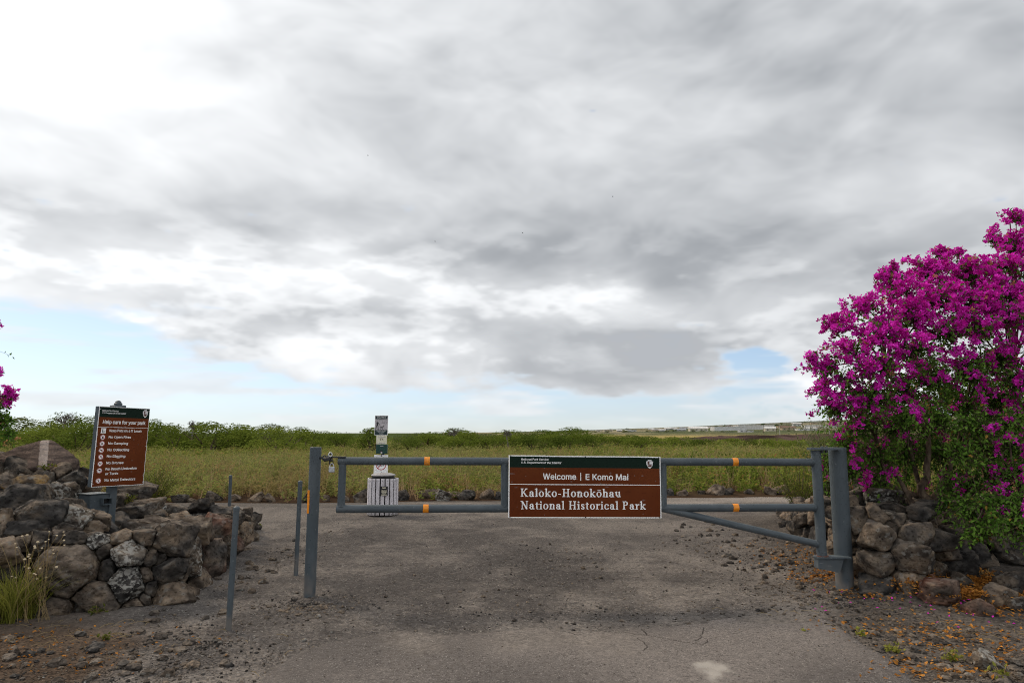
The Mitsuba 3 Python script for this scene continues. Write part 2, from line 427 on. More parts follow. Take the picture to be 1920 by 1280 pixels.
def gravel_rgb(p):
    """Colour of the loose drive: cinder grey with tan dust, darker damp patches."""
    a = fbm(p.x * 0.55 + 3, p.y * 0.55 + 1, 0, 4)
    b = fbm(p.x * 2.6, p.y * 1.8, 4, 4)
    st = fbm(p.x * 1.1, p.y * 6.5, 12, 4)
    c = mix((0.108, 0.097, 0.090), (0.190, 0.168, 0.150), smoothstep(0.34, 0.66, a * 0.42 + b * 0.40 + st * 0.18))
    # dark cinder spill between the wheel tracks, and under the gate's ends
    def patch(cx, cy, rx, ry, k):
        d = dr.square((p.x - cx) / rx) + dr.square((p.y - cy) / ry) + (b - 0.5) * 3.2 + (a - 0.5) * 2.0
        return 0.70 * k * smoothstep(1.6, -0.5, d)
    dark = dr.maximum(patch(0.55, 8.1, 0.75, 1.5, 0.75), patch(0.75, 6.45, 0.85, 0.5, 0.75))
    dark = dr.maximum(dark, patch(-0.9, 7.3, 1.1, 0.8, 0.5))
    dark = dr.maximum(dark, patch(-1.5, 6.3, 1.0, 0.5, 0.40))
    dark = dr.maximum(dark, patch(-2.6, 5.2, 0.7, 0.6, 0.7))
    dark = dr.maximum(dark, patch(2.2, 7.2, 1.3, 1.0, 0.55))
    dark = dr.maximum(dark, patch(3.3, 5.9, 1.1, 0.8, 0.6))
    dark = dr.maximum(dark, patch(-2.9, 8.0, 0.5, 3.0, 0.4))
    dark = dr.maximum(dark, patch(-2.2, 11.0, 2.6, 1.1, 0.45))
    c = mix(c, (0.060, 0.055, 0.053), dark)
    g = noise(p.x * 55, p.y * 55, 1.0)
    g2 = noise(p.x * 130, p.y * 130, 2.0)
    g0 = noise(p.x * 26, p.y * 26, 7.0)
    c = c * (0.40 + 0.34 * g0 + 0.52 * g + 0.42 * g2)
    c = mix(c, (0.34, 0.32, 0.29), 0.65 * smoothstep(0.86, 0.92, noise(p.x * 75 + 9, p.y * 75, 5.0)))
    return c


def ground_fn(p, n, uv):
    c = gravel_rgb(p)
    b = fbm(p.x * 1.3, p.y * 1.3, 8, 4)
    # brown soil at the foot of the left wall and under the leaf litter on the right
    left = smoothstep(-2.35, -3.15, p.x + (b - 0.5) * 1.7 + 0.25 * (p.y - 4.6)) * smoothstep(6.6, 5.6, p.y)
    right = smoothstep(2.40, 2.95, p.x + (b - 0.5) * 1.1 - 0.16 * dr.maximum(p.y - 5.2, 0)) * smoothstep(15.0, 12.0, p.y)
    right = dr.maximum(right, smoothstep(0.15, 0.3, p.z) * 0.8)
    soil = mix((0.060, 0.044, 0.033), (0.130, 0.088, 0.058), b) * (0.6 + 0.8 * noise(p.x * 60, p.y * 60, 3))
    grit = mix((0.056, 0.050, 0.046), (0.120, 0.102, 0.086), b) * (0.4 + 1.2 * noise(p.x * 48, p.y * 48, 3))
    c = mix(c, grit, right * 0.85)
    c = mix(c, soil, left * 0.85)
    # field earth
    f = smoothstep(15.9, 16.6, p.y - 0.09 * p.x + (b - 0.5) * 0.9) * smoothstep(0.5, 0.3, dr.abs(p.z))
    e = mix((0.10, 0.075, 0.045), (0.19, 0.16, 0.060), fbm(p.x * 0.4, p.y * 0.4, 5, 4))
    e = mix((0.055, 0.036, 0.024), e, smoothstep(17.5, 22, p.y) * 0.8)
    e = mix(e, (0.17, 0.18, 0.06), smoothstep(22, 45, p.y))
    far = fbm(p.x * 0.010, p.y * 0.006, 2, 4)
    e = mix(e, mix((0.060, 0.080, 0.030), (0.30, 0.24, 0.10), smoothstep(0.35, 0.65, far) * smoothstep(0.02, 0.16, p.x / dr.maximum(p.y, 1.0))), smoothstep(70, 160, p.y))
    return mix(c, e, f)


def ground_bump(p, n, uv):
    near = smoothstep(26, 10, p.y)
    return near * (0.016 * fbm(p.x * 26, p.y * 26, 0, 3) + 0.016 * smoothstep(0.55, 0.75, noise(p.x * 42, p.y * 42, 7)) + 0.005 * noise(p.x * 110, p.y * 110, 3))


bsdf('ground_mat', {'type': 'bumpmap', 'arbitrary': mikit.proc(ground_bump, 3e-3), 'scale': 1.0, 'nested': {'type': 'diffuse', 'reflectance': mikit.proc(ground_fn)}})
obj('ground', grid_mesh(xs, ys, height), 'ground_mat', smooth=True, label='cinder gravel drive and bare earth around the gate', kind='structure')

# asphalt apron in front of the gate: its far edge is broken, its left side runs out under loose cinders
ASPH = [(1730, 1300), (1700, 1262), (1660, 1232), (1607, 1196), (1560, 1168), (1530, 1155), (1480, 1153), (1400, 1158), (1340, 1160), (1290, 1163), (1240, 1170), (1185, 1172), (1150, 1183), (1080, 1178),
        (1000, 1170), (930, 1178), (840, 1184), (760, 1176), (680, 1186), (620, 1198), (560, 1212), (520, 1235), (470, 1262), (440, 1300)]
ap = [G(x, y)[:2] for x, y in ASPH]
apoly = Polygon([(ap[0][0] + 0.45, 1.0)] + [tuple(p) for p in ap] + [(ap[-1][0] - 0.35, 1.0)])
R0 = np.random.default_rng(4)
ring = []
L = apoly.exterior
for s in np.arange(0, L.length, 0.025):
    p = L.interpolate(s)
    w = meshkit.fbm(np.array([p.x * 4, p.y * 4, 0.3]), 4, 77) - 0.5
    ring.append((p.x + w * 0.16 * (1 if p.y > 1.2 else 0), p.y + (w * 0.22 if p.y > 1.2 else 0)))
apoly = Polygon(ring).buffer(0)
ax, ay = np.arange(-3.2, 3.6, 0.045), np.arange(1.0, 7.0, 0.045)
AX, AY = np.meshgrid(ax, ay)
AD = inside_distance(apoly, AX, AY)
slab = grid_mesh(ax, ay, lambda x, y: 0.014 + 0.004 * (meshkit.fbm(np.stack([x * 1.5, y * 1.5, 0 * x], -1), 3, 5) - 0.5) - 0.06 * np.where(x > 1.7, smoothstep_np(0.025, -0.045, AD), smoothstep_np(0.16, -0.10, AD)) - 0.016 * smoothstep_np(-1.2, -2.4, x + 0.3 * (y - 4)))
keep = (AD.ravel() > -0.09)[slab.faces].all(1)
slab.update_faces(keep)
slab.remove_unreferenced_vertices()

CR = [[(1030, 1175), (1080, 1188), (1150, 1178), (1190, 1188), (1215, 1190), (1250, 1196), (1280, 1203), (1320, 1207)], [(1195, 1195), (1208, 1205), (1211, 1212), (1206, 1220)], [(1320, 1207), (1330, 1198), (1312, 1192), (1322, 1176)],
      [(1215, 1190), (1205, 1180), (1225, 1172)], [(1300, 1200), (1316, 1193)]]
CR = [[G(*q, z=0.014)[:2] for q in c] for c in CR]
CR = [np.array(c) for c in CR]


def crack_mask(p):
    wx = p.x + 0.05 * (fbm(p.x * 9, p.y * 9, 1, 3) - 0.5)
    wy = p.y + 0.07 * (fbm(p.x * 9, p.y * 9, 6, 3) - 0.5)
    d = mi.Float(9.0)
    for c in CR:
        for (ax_, ay_), (bx_, by_) in zip(c[:-1], c[1:]):
            ex, ey = float(bx_ - ax_), float(by_ - ay_)
            t = dr.clip(((wx - float(ax_)) * ex + (wy - float(ay_)) * ey) / (ex * ex + ey * ey), 0, 1)
            d = dr.minimum(d, dr.sqrt(dr.square(wx - float(ax_) - t * ex) + dr.square(wy - float(ay_) - t * ey)))
    return smoothstep(0.008, 0.002, d * (0.55 + 0.9 * noise(p.x * 14, p.y * 14, 2)))


SP0 = G(1350, 1262)
SP1 = G(1240, 1205)


def asph_fn(p, n, uv):
    a = fbm(p.x * 0.9, p.y * 0.9, 11, 4)
    c = mix((0.112, 0.101, 0.095), (0.168, 0.150, 0.139), smoothstep(0.3, 0.7, a))
    g = noise(p.x * 95, p.y * 95, 1)
    g2 = noise(p.x * 190, p.y * 190, 4)
    c = c * (0.50 + 0.30 * noise(p.x * 40, p.y * 40, 8) + 0.46 * g + 0.30 * g2)
    c = mix(c, (0.36, 0.34, 0.32), 0.6 * smoothstep(0.84, 0.92, noise(p.x * 120, p.y * 120, 9)))
    c = mix(c, (0.045, 0.042, 0.040), 0.6 * smoothstep(0.80, 0.90, noise(p.x * 80, p.y * 80, 13)))
    # loose cinders drifted over the broken edge
    b = fbm(p.x * 2.6, p.y * 1.8, 4, 4)
    over = dr.maximum(smoothstep(-1.2, -2.5, p.x + (b - 0.5) * 1.6), smoothstep(5.0, 5.75, p.y + (b - 0.5) * 1.2) * smoothstep(1.6, 0.6, p.x))
    c = mix(c, gravel_rgb(p), over * 0.85)
    # a pale dried spill and a few oily stains
    d = dr.square((p.x - float(SP0[0])) / 0.14) + dr.square((p.y - float(SP0[1])) / 0.18)
    w = fbm(p.x * 7, p.y * 5, 3, 4)
    c = mix(c, (0.44, 0.41, 0.37), 0.7 * smoothstep(1.3, -0.3, d + (w - 0.5) * 3.6 + (g - 0.5) * 0.5))
    e = dr.square((p.x - 0.48) / 0.28) + dr.square((p.y - 4.38) / 0.16) + (w - 0.5) * 5
    c = mix(c, (0.055, 0.048, 0.045), 0.7 * smoothstep(0.8, 0.1, e))
    return mix(c, (0.022, 0.020, 0.019), 0.8 * crack_mask(p))


def asph_bump(p, n, uv):
    return 0.0035 * noise(p.x * 100, p.y * 100, 1) + 0.002 * noise(p.x * 200, p.y * 200, 5) + 0.004 * fbm(p.x * 12, p.y * 12, 2, 2)


bsdf('asphalt_mat', {'type': 'bumpmap', 'arbitrary': mikit.proc(asph_bump, 2e-3), 'scale': 1.0, 'nested': {'type': 'diffuse', 'reflectance': mikit.proc(asph_fn)}})
obj('pavement', slab, 'asphalt_mat', smooth=True, label='worn grey asphalt apron with cracks in front of the gate', kind='structure')


# the cross road behind the gate: a paler strip that bends in from the right
def road_fn(p, n, uv):
    a = fbm(p.x * 0.5, p.y * 2.2, 11, 4)
    c = mix((0.120, 0.108, 0.098), (0.230, 0.205, 0.185), smoothstep(0.30, 0.66, a + 0.05 * (p.x - 3)))
    return c * (0.7 + 0.6 * noise(p.x * 40, p.y * 40, 1))


bsdf('road_mat', {'type': 'diffuse', 'reflectance': mikit.proc(road_fn)})
rx = np.arange(-14, 60, 0.25)
rt = np.linspace(0, 1, 12)
RX, RTt = np.meshgrid(rx, rt)
RY0 = np.interp(rx, [-14, -4, 0, 4, 9, 60], [15.3, 15.3, 15.2, 15.0, 14.9, 17.5]) + 0.25 * (meshkit.fbm(np.stack([rx * 1.3, rx * 0, rx * 0], -1), 3, 2) - 0.5)
RY1 = np.interp(rx, [-14, -4, 0, 4, 9, 60], [16.1, 16.3, 16.9, 17.5, 18.1, 23.5]) + 0.25 * (meshkit.fbm(np.stack([rx * 1.3, rx * 0 + 4, rx * 0], -1), 3, 2) - 0.5)
RYY = RY0[None] * (1 - RTt) + RY1[None] * RTt
V = np.stack([RX, RYY, 0.012 - 0.045 * np.abs(RTt * 2 - 1) ** 12 + height(RX, RYY)], -1).reshape(-1, 3)
i, j = np.meshgrid(np.arange(len(rt) - 1), np.arange(len(rx) - 1), indexing='ij')
a = i * len(rx) + j
F = np.stack([a, a + 1, a + len(rx) + 1, a + len(rx)], -1).reshape(-1, 4)
obj('road', trimesh.Trimesh(V, np.vstack([F[:, [0, 1, 2]], F[:, [0, 2, 3]]]), process=False), 'road_mat', smooth=True, label='pale cross road behind the gate, before the field', kind='structure')


# ------------------------------------------------------------------ dry-stone walls: each stone cut to fit its neighbours
ICO = {k: trimesh.creation.icosphere(subdivisions=k) for k in (1, 2, 3, 4, 5)}


def stone_mesh(c, axes, rot, planes, seed, level, rough=1.0, p=44, facets=7):
    """A faceted lava stone round centre c: bounded by its own facets and by the planes (normal, distance) to its neighbours."""
    rng = np.random.default_rng(seed)
    d = np.array(ICO[level].vertices)
    nn = norm(rng.normal(size=(facets, 3)))
    nn = np.vstack([nn, np.eye(3), -np.eye(3)])
    h = np.linalg.norm(nn * axes, axis=1) * np.concatenate([rng.uniform(0.80, 1.02, facets), rng.uniform(0.92, 1.06, 6)])
    nn = nn @ rot.T
    if len(planes):
        nn = np.vstack([nn, [q[0] for q in planes]])
        h = np.concatenate([h, [q[1] for q in planes]])
    dots = np.maximum(d @ nn.T, 1e-4) / h
    r = (dots ** p).sum(1) ** (-1 / p)
    size = float(np.mean(axes))
    v = d * r[:, None]
    s = max(size, 0.04)
    rid = 1 - np.abs(meshkit.fbm(v / 0.075 + seed * 1.3, 3, 6) * 2 - 1) * 2
    disp = (meshkit.fbm(v / s * 1.6 + seed * 3.7, 3, 1) - 0.5) * 0.15 * s + (meshkit.fbm(v / 0.045 + seed, 3, 2) - 0.5) * min(0.040, 0.20 * s) + (rid - 0.5) * min(0.012, 0.07 * s)
    v = v + d * disp[:, None] * rough
    return trimesh.Trimesh(v + c, ICO[level].faces, process=False)


def stone_planes(i, C, A, gap=0.965):
    out = []
    ri = A[i].mean()
    dv = C - C[i]
    dist = np.linalg.norm(dv, axis=1)
    for j in np.nonzero((dist > 1e-6) & (dist < 1.15 * (A[i].max() + A.max(1))))[0]:
        n = dv[j] / dist[j]
        ei, ej = np.linalg.norm(A[i] * n), np.linalg.norm(A[j] * n)       # extents of both along the line
        if ei + ej < dist[j] * 0.98: continue
        f = np.clip(ei / (ei + ej), 0.18, 0.82)
        out.append((n, max(dist[j] * f * gap, 0.02)))
    return out


def rot_of(rng, lean=0.35):
    from scipy.spatial.transform import Rotation
    return Rotation.from_euler('xyz', rng.normal(0, lean, 3)).as_matrix()


def put_stone(name, c, axes, planes, seed, kind, parent=None, level=None, hid=False, rough=1.0, tint=None, **kw):
    rng = np.random.default_rng(seed + 9000)
    s = max(axes)
    level = level or ((3 if s > 0.12 else 2) if hid else 5 if s > 0.45 else 4 if s > 0.135 else 3)
    m = stone_mesh(np.asarray(c), np.asarray(axes), rot_of(rng), planes, seed, level, rough)
    lich, extra = {'g': (rng.uniform(0, 0.25), 0), 'w': (rng.uniform(0.7, 0.98), 0), 'b': (rng.uniform(0, 0.2), 0), 'r': (rng.uniform(0, 0.3), 2), 'o': (rng.uniform(0, 0.2), 4)}[kind]
    t = tint if tint is not None else {'g': rng.uniform(0.0, 0.4), 'w': rng.uniform(0, 0.3), 'b': rng.uniform(0.65, 1.0), 'r': 0.6, 'o': 0.8}[kind]
    uv = np.tile([[t, extra + min(lich, 0.99) * 1.0]], (len(m.vertices), 1))
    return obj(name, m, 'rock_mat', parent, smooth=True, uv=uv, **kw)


def lface(px):
    """Depth of the left wall's face under pixel column px."""
    return float(np.interp(px, [x for x, _ in LB], [p[1] for p in lbase]))


def rface(px):
    return float(np.interp(px, [x for x, _ in RB], [p[1] for p in rbase]))


# px, py, half width, half height, kind; depth follows from the wall's face
LSTONES = [(132, 1065, 58, 49, 'b'), (186, 1121, 44, 32, 'b'), (242, 1038, 37, 23, 'w'), (239, 1090, 37, 32, 'w'), (320, 1016, 40, 32, 'g'), (309, 1070, 35, 28, 'g'), (313, 1116, 38, 33, 'b'), (357, 1046, 15, 31, 'w'),
           (366, 1096, 19, 30, 'b'), (368, 996, 22, 20, 'b'), (387, 1041, 18, 36, 'r'), (402, 990, 20, 20, 'r'), (416, 1041, 18, 36, 'g'), (397, 1086, 16, 18, 'g'), (438, 972, 16, 13, 'g'), (450, 1003, 14, 20, 'b'),
           (467, 982, 11, 13, 'g'), (476, 973, 8, 9, 'g'), (462, 963, 9, 10, 'g'), (450, 1054, 14, 22, 'b'), (462, 1015, 13, 18, 'g'), (205, 1068, 17, 22, 'g'), (197, 1033, 14, 15, 'g'), (186, 1014, 24, 11, 'w'), (226, 1007, 21, 11, 'b'),
           (268, 1007, 18, 11, 'g'), (76, 1021, 32, 19, 'g'), (136, 1010, 36, 11, 'g'), (95, 1145, 42, 30, 'b'), (78, 1104, 34, 22, 'g'), (254, 1136, 22, 15, 'b'), (281, 1046, 9, 12, 'g'), (299, 1047, 11, 8, 'g'), (156, 1151, 14, 12, 'g'),
           (274, 1078, 9, 13, 'b'), (283, 1105, 9, 16, 'g'), (272, 1122, 8, 12, 'g'), (30, 1062, 30, 26, 'g'), (12, 1120, 34, 30, 'b'), (434, 1020, 12, 18, 'r'), (425, 1080, 12, 16, 'g'), (477, 990, 7, 8, 'g'), (340, 1078, 9, 16, 'g'),
           (385, 1004, 10, 14, 'b'), (420, 1000, 12, 16, 'g'), (347, 1120, 12, 16, 'b')]
LTOP = [(263, 958, 38, 15, 'g'), (338, 960, 28, 9, 'g'), (375, 952, 28, 9, 'g'), (310, 968, 22, 7, 'b'), (232, 967, 17, 12, 'g'), (345, 978, 26, 8, 'b'), (410, 960, 20, 9, 'g'), (300, 984, 26, 8, 'b'), (415, 975, 20, 8, 'b'), (375, 968, 24, 7, 'w'),
        (250, 992, 22, 7, 'b'), (205, 995, 22, 9, 'g'), (247, 924, 30, 17, 'g', 9.4), (224, 938, 15, 11, 'g', 9.0)]
LPILE = [(44, 887, 29, 16, 'g'), (4, 886, 14, 17, 'g'), (6, 911, 20, 17, 'g'), (116, 890, 18, 16, 'b', 8.2), (134, 905, 22, 19, 'g', 8.2), (156, 897, 17, 12, 'g', 8.9), (82, 900, 18, 14, 'g'), (37, 948, 42, 30, 'g'),
         (112, 930, 26, 18, 'w'), (132, 951, 24, 12, 'g', 7.35), (6, 994, 17, 27, 'b'), (8, 1036, 24, 20, 'b'), (78, 926, 16, 16, 'g'), (164, 914, 22, 11, 'b', 8.7), (178, 977, 22, 12, 'b', 7.2), (130, 918, 14, 12, 'w', 8.0), (100, 955, 16, 11, 'g'), (60, 1000, 30, 12, 'g'), (120, 1000, 26, 10, 'g'),
         (40, 1020, 22, 12, 'g'), (172, 990, 20, 10, 'b')]
LOWN = [(72, 856, 76, 36, 'striped'), (46, 914, 30, 13, 'orange'), (64, 976, 50, 31, 'dark'), (147, 979, 34, 23, 'lichen')]


def pile_point(px, py, lift=0.0):
    """Where the sight line through (px, py) meets the rubble's surface."""
    lo, hi = 4.5, 13.0
    f = lambda Y: W(px, py, Y)[2] - float(left_top(np.array(W(px, py, Y)[0]), np.array(Y))) - lift
    Ys = np.linspace(lo, 11.5, 200)
    v = np.array([f(y) for y in Ys])
    k = np.nonzero(v < 0)[0]
    return W(px, py, Ys[k[0]]) if len(k) else W(px, py, 9.0)


def seeds_of(rows, place, flat=0.9):
    C, A, K = [], [], []
    for k, (px, py, hw, hh, kind, *dep) in enumerate(rows):
        c = W(px, py, dep[0]) if dep else place(px, py)
        s = c[1] / FOC * 1.17
        rx_, rz_ = hw * s, hh * s
        ry_ = flat * (rx_ * rz_) ** 0.5 + 0.02
        C.append(c)
        A.append((rx_, ry_, rz_))
        K.append(kind)
    return np.array(C), np.array(A), K


def wall_place(face, side):
    def place(px, py):
        Y = face(px)
        c = W(px, py, Y + 0.16 + 0.10 * max(0.0, W(px, py, Y)[2]))
        return c
    return place


C1, A1, K1 = seeds_of(LSTONES, wall_place(lface, 1))
C2, A2, K2 = seeds_of(LTOP, lambda x, y: pile_point(x, y, -0.02))
C3, A3, K3 = seeds_of(LPILE, lambda x, y: pile_point(x, y, 0.02))
C4, A4, K4 = seeds_of(LOWN, lambda x, y: pile_point(x, y, 0.04))
# the striped boulder is a big block that stands behind the heap
C4[0] = W(72, 862, 8.7)
A4[0] = (0.56, 0.40, 0.30)
A4[:, 1] *= 0.95
Call, Aall, Kall = np.vstack([C1, C2, C3, C4]), np.vstack([A1, A2, A3, A4]), K1 + K2 + K3 + K4
RS = np.random.default_rng(12)
fc, fa = [], []
for _ in range(2600):
    x, y = RS.uniform(-9.5, -3.0), RS.uniform(5.5, 11.6)
    if not LPOLY.buffer(-0.10).contains(Point(x, y)): continue
    if x < -y * 0.80 or len(fc) > 110: continue
    if (x + 4.65) ** 2 + (y - 7.75) ** 2 < 0.30: continue
    r = RS.uniform(0.09, 0.17)
    c = np.array([x, y, float(left_top(np.array(x), np.array(y))) - 0.30 * r - 0.05])
    allc = np.vstack([Call] + ([np.array(fc)] if fc else []))
    alla = np.concatenate([Aall.mean(1), [a[0] for a in fa]])
    if (np.linalg.norm(allc - c, axis=1) < 0.72 * (alla + r)).any(): continue
    fc.append(c)
    fa.append((r * RS.uniform(1, 1.4), r * 1.1, r * RS.uniform(0.6, 0.9)))
# stones at the wall's core, seen only through the joints
for s in np.linspace(0.02, 0.98, 26):
    p = LineString([tuple(q[:2]) for q in lbase]).interpolate(s, normalized=True)
    q = LineString([tuple(q[:2]) for q in lbase]).interpolate(min(1, s + 0.01), normalized=True)
    t = norm(np.array([q.x - p.x + 1e-9, q.y - p.y]))
    nx, ny = -t[1], t[0]
    for zz in (0.12, 0.36):
        if zz > left_top(np.array(p.x), np.array(p.y)) - 0.12: continue
        c = np.array([p.x + nx * 0.26, p.y + ny * 0.26, zz])
        if (np.linalg.norm(Call - c, axis=1) < 0.45 * (Aall.mean(1) + 0.15)).any(): continue
        fc.append(c)
        fa.append((0.17, 0.16, 0.15))
nf = len(Call)
Call, Aall = np.vstack([Call, np.array(fc)]), np.vstack([Aall, np.array(fa)])
wall = thing('stone_wall', 'dry-stacked lava rock terrace wall with lichen and rubble heaped on it, around the rules sign', 'stone wall')
own0 = nf - len(LOWN)
for i in range(len(Call)):
    if own0 <= i < nf: continue
    kind = Kall[i] if i < nf else RS.choice(['g', 'g', 'b', 'g', 'b', 'w'])
    put_stone('stone', Call[i], Aall[i], stone_planes(i, Call, Aall), 100 + i, kind, wall, hid=i >= nf)
own = [('boulder', 'big angular dark boulder with a pale vertical stripe, left of the rules sign', 'r', 0.3), ('boulder', 'flat ochre stained rock lying in the heap just below the striped boulder', 'o', 0.8),
       ('boulder', 'large smooth dark lava boulder in the middle of the heap behind the low wall', 'g', 0.15), ('boulder', 'rock with white lichen and a tan right face, left below the metal box', 'w', 0.4)]
for k, (nm, lab, kd, tint) in enumerate(own):
    i = own0 + k
    if k == 0:
        # cut to the photograph's outline: a long slab that rises to a ridge right of its middle and falls off to the right
        rng = np.random.default_rng(5)
        ol = [(-14, 858), (8, 846), (40, 834), (66, 828), (75, 825), (92, 823), (104, 829), (122, 845), (145, 860), (146, 880), (138, 900), (40, 905), (-30, 900)]
        front = [W(x, y, 8.45 + 0.0016 * abs(x - 80) + (0.0 if y > 850 else 0.18)) for x, y in ol]
        back = [W(x + 6, y + 2, 9.15) for x, y in ol]
        hull = trimesh.convex.convex_hull(np.array(front + back + [W(80, 872, 8.12), W(20, 884, 8.15), W(128, 884, 8.2)]))
        c = hull.centroid
        planes_n = hull.facets_normal if len(hull.facets) else hull.face_normals
        nn = hull.face_normals
        hh = ((hull.triangles_center - c) * nn).sum(1)
        d = np.array(ICO[4].vertices)
        d4 = trimesh.creation.icosphere(subdivisions=5)
        d = np.array(d4.vertices)
        r = ((np.maximum(d @ nn.T, 1e-4) / hh) ** 40).sum(1) ** (-1 / 40.0)
        v = d * r[:, None]
        v = v + d * ((meshkit.fbm(v * np.array([5, 5, 22]) + 3, 4, 1) - 0.5) * 0.05 + (meshkit.fbm(v * 22, 3, 3) - 0.5) * 0.02)[:, None]
        m = trimesh.Trimesh(v + c, d4.faces, process=False)
        key = obj('boulder', m, 'rock_striped', None, smooth=True)
        labels[key] = {'label': lab, 'category': 'boulder'}
        S0, S1 = W(84, 829, 8.5), W(82, 880, 8.2)
    else:
        key = put_stone('boulder', Call[i], Aall[i], stone_planes(i, Call, Aall, 0.985), 300 + k, kd, None, tint=tint)
        labels[key] = {'label': lab, 'category': 'boulder'}


def striped_col(p, n, uv):
    lay = fbm(p.x * 4, p.y * 4, p.z * 30, 4)
    c = mix((0.080, 0.062, 0.055), (0.165, 0.125, 0.105), smoothstep(0.3, 0.7, lay))
    c = c * (0.7 + 0.6 * noise(p.x * 90, p.y * 90, p.z * 90))
    # the pale intrusion: a band through the block
    xm = p.x - float(S0[0]) + 0.03 * (fbm(p.x * 8, p.y * 8, p.z * 12, 2) - 0.5) - (p.y - float(S0[1])) * float(S0[0] / S0[1])
    band = smoothstep(0.062, 0.047, dr.abs(xm))
    return mix(c, mix((0.30, 0.25, 0.225), (0.42, 0.36, 0.325), lay) * (0.75 + 0.5 * noise(p.x * 80, p.y * 80, p.z * 80)), band * 0.85)


bsdf('rock_striped', {'type': 'bumpmap', 'arbitrary': mikit.proc(rock_bump, 2e-3), 'scale': 1.4, 'nested': {'type': 'diffuse', 'reflectance': mikit.proc(striped_col)}})

# right wall
RSTONES = [(1720, 1006, 46, 21, 'g'), (1700, 1042, 48, 30, 'g'), (1697, 1094, 34, 33, 'b'), (1652, 1080, 19, 33, 'b'), (1644, 1024, 18, 25, 'g'), (1664, 1011, 16, 18, 'g'), (1674, 983, 19, 19, 'g'), (1774, 1001, 20, 14, 'g'),
           (1761, 1031, 20, 16, 'g'), (1777, 1062, 36, 25, 'g'), (1748, 1070, 12, 17, 'g'), (1812, 1034, 33, 25, 'g'), (1871, 1029, 38, 27, 'g'), (1887, 1064, 24, 16, 'g'), (1920, 1054, 18, 18, 'g'), (1845, 1060, 22, 16, 'b'), (1825, 1075, 18, 14, 'b'),
           (1620, 1060, 22, 24, 'b'), (1613, 1022, 20, 21, 'g'), (1590, 1040, 14, 20, 'g'), (1582, 1066, 14, 18, 'b'), (1560, 1040, 16, 20, 'g'), (1634, 1048, 10, 14, 'g'), (1735, 1095, 14, 22, 'r'), (1800, 1008, 14, 12, 'b'), (1925, 1020, 20, 20, 'g'),
           (1505, 1028, 19, 14, 'b'), (1521, 998, 12, 14, 'g'), (1500, 993, 16, 12, 'g'), (1540, 1012, 14, 16, 'g'), (1478, 986, 14, 8, 'g'), (1455, 975, 12, 6, 'g'), (1528, 1046, 14, 12, 'b'), (1545, 985, 10, 14, 'g'), (1660, 1112, 14, 12, 'g'), (1610, 1088, 18, 14, 'b')]
RTOP = [(1610, 975, 24, 22, 'g'), (1655, 942, 28, 22, 'w'), (1616, 938, 22, 18, 'g'), (1603, 918, 17, 12, 'b'), (1628, 903, 22, 13, 'r'), (1740, 956, 28, 11, 'g'), (1645, 965, 18, 12, 'b'), (1600, 1000, 14, 14, 'g'), (1575, 960, 16, 14, 'g'), (1530, 967, 12, 14, 'b'),
        (1550, 950, 14, 12, 'g'), (1590, 945, 16, 14, 'b'), (1510, 972, 14, 9, 'g'), (1800, 985, 30, 14, 'g'), (1850, 1000, 30, 14, 'g')]


def right_point(px, py):
    Ys = np.linspace(6.0, 13.5, 220)
    for Y in Ys:
        p = W(px, py, Y)
        if RPOLY.contains(Point(p[0], p[1])) and p[2] < float(right_top(p[0], np.array(Y))) - 0.0: return p
    return W(px, py, 9.0)


D1, B1, Q1 = seeds_of(RSTONES, wall_place(rface, -1))
D2, B2, Q2 = seeds_of(RTOP, right_point)
D, B, Q = np.vstack([D1, D2]), np.vstack([B1, B2]), Q1 + Q2
gc, ga = [], []
rl = LineString([tuple(q[:2]) for q in rbase])
for s in np.linspace(0.0, 1.0, 40):
    p, q = rl.interpolate(s, normalized=True), rl.interpolate(min(1, s + 0.01), normalized=True)
    t = norm(np.array([q.x - p.x + 1e-9, q.y - p.y]))
    for zz in (0.10, 0.34, 0.58):
        c = np.array([p.x - t[1] * 0.24, p.y + t[0] * 0.24, zz])
        if zz > float(right_top(p.x, np.array(p.y))) - 0.1: continue
        if (np.linalg.norm(D - c, axis=1) < 0.5 * (B.mean(1) + 0.14)).any(): continue
        gc.append(c)
        ga.append((0.16, 0.15, 0.14))
for _ in range(500):
    x, y = RS.uniform(3.4, 8.5), RS.uniform(6.6, 13)
    if not RPOLY.buffer(-0.12).contains(Point(x, y)) or RPOLY.buffer(-1.3).contains(Point(x, y)): continue
    r = RS.uniform(0.09, 0.16)
    c = np.array([x, y, float(right_top(x, np.array(y))) - 0.08])
    if (np.linalg.norm(np.vstack([D] + [np.array(gc)]) - c, axis=1) < 0.75 * (np.concatenate([B.mean(1), [a_[0] for a_ in ga]]) + r)).any(): continue
    gc.append(c)
    ga.append((r * 1.2, r * 1.1, r * 0.8))
D, B = np.vstack([D, np.array(gc)]), np.vstack([B, np.array(ga)])
wall2 = thing('stone_wall', 'rounded lava rock retaining wall under the flowering shrub beside the gate hinge post', 'stone wall')
for i in range(len(D)):
    put_stone('stone', D[i], B[i], stone_planes(i, D, B), 700 + i, Q[i] if i < len(Q) else RS.choice(['g', 'g', 'b']), wall2, hid=i >= len(Q))

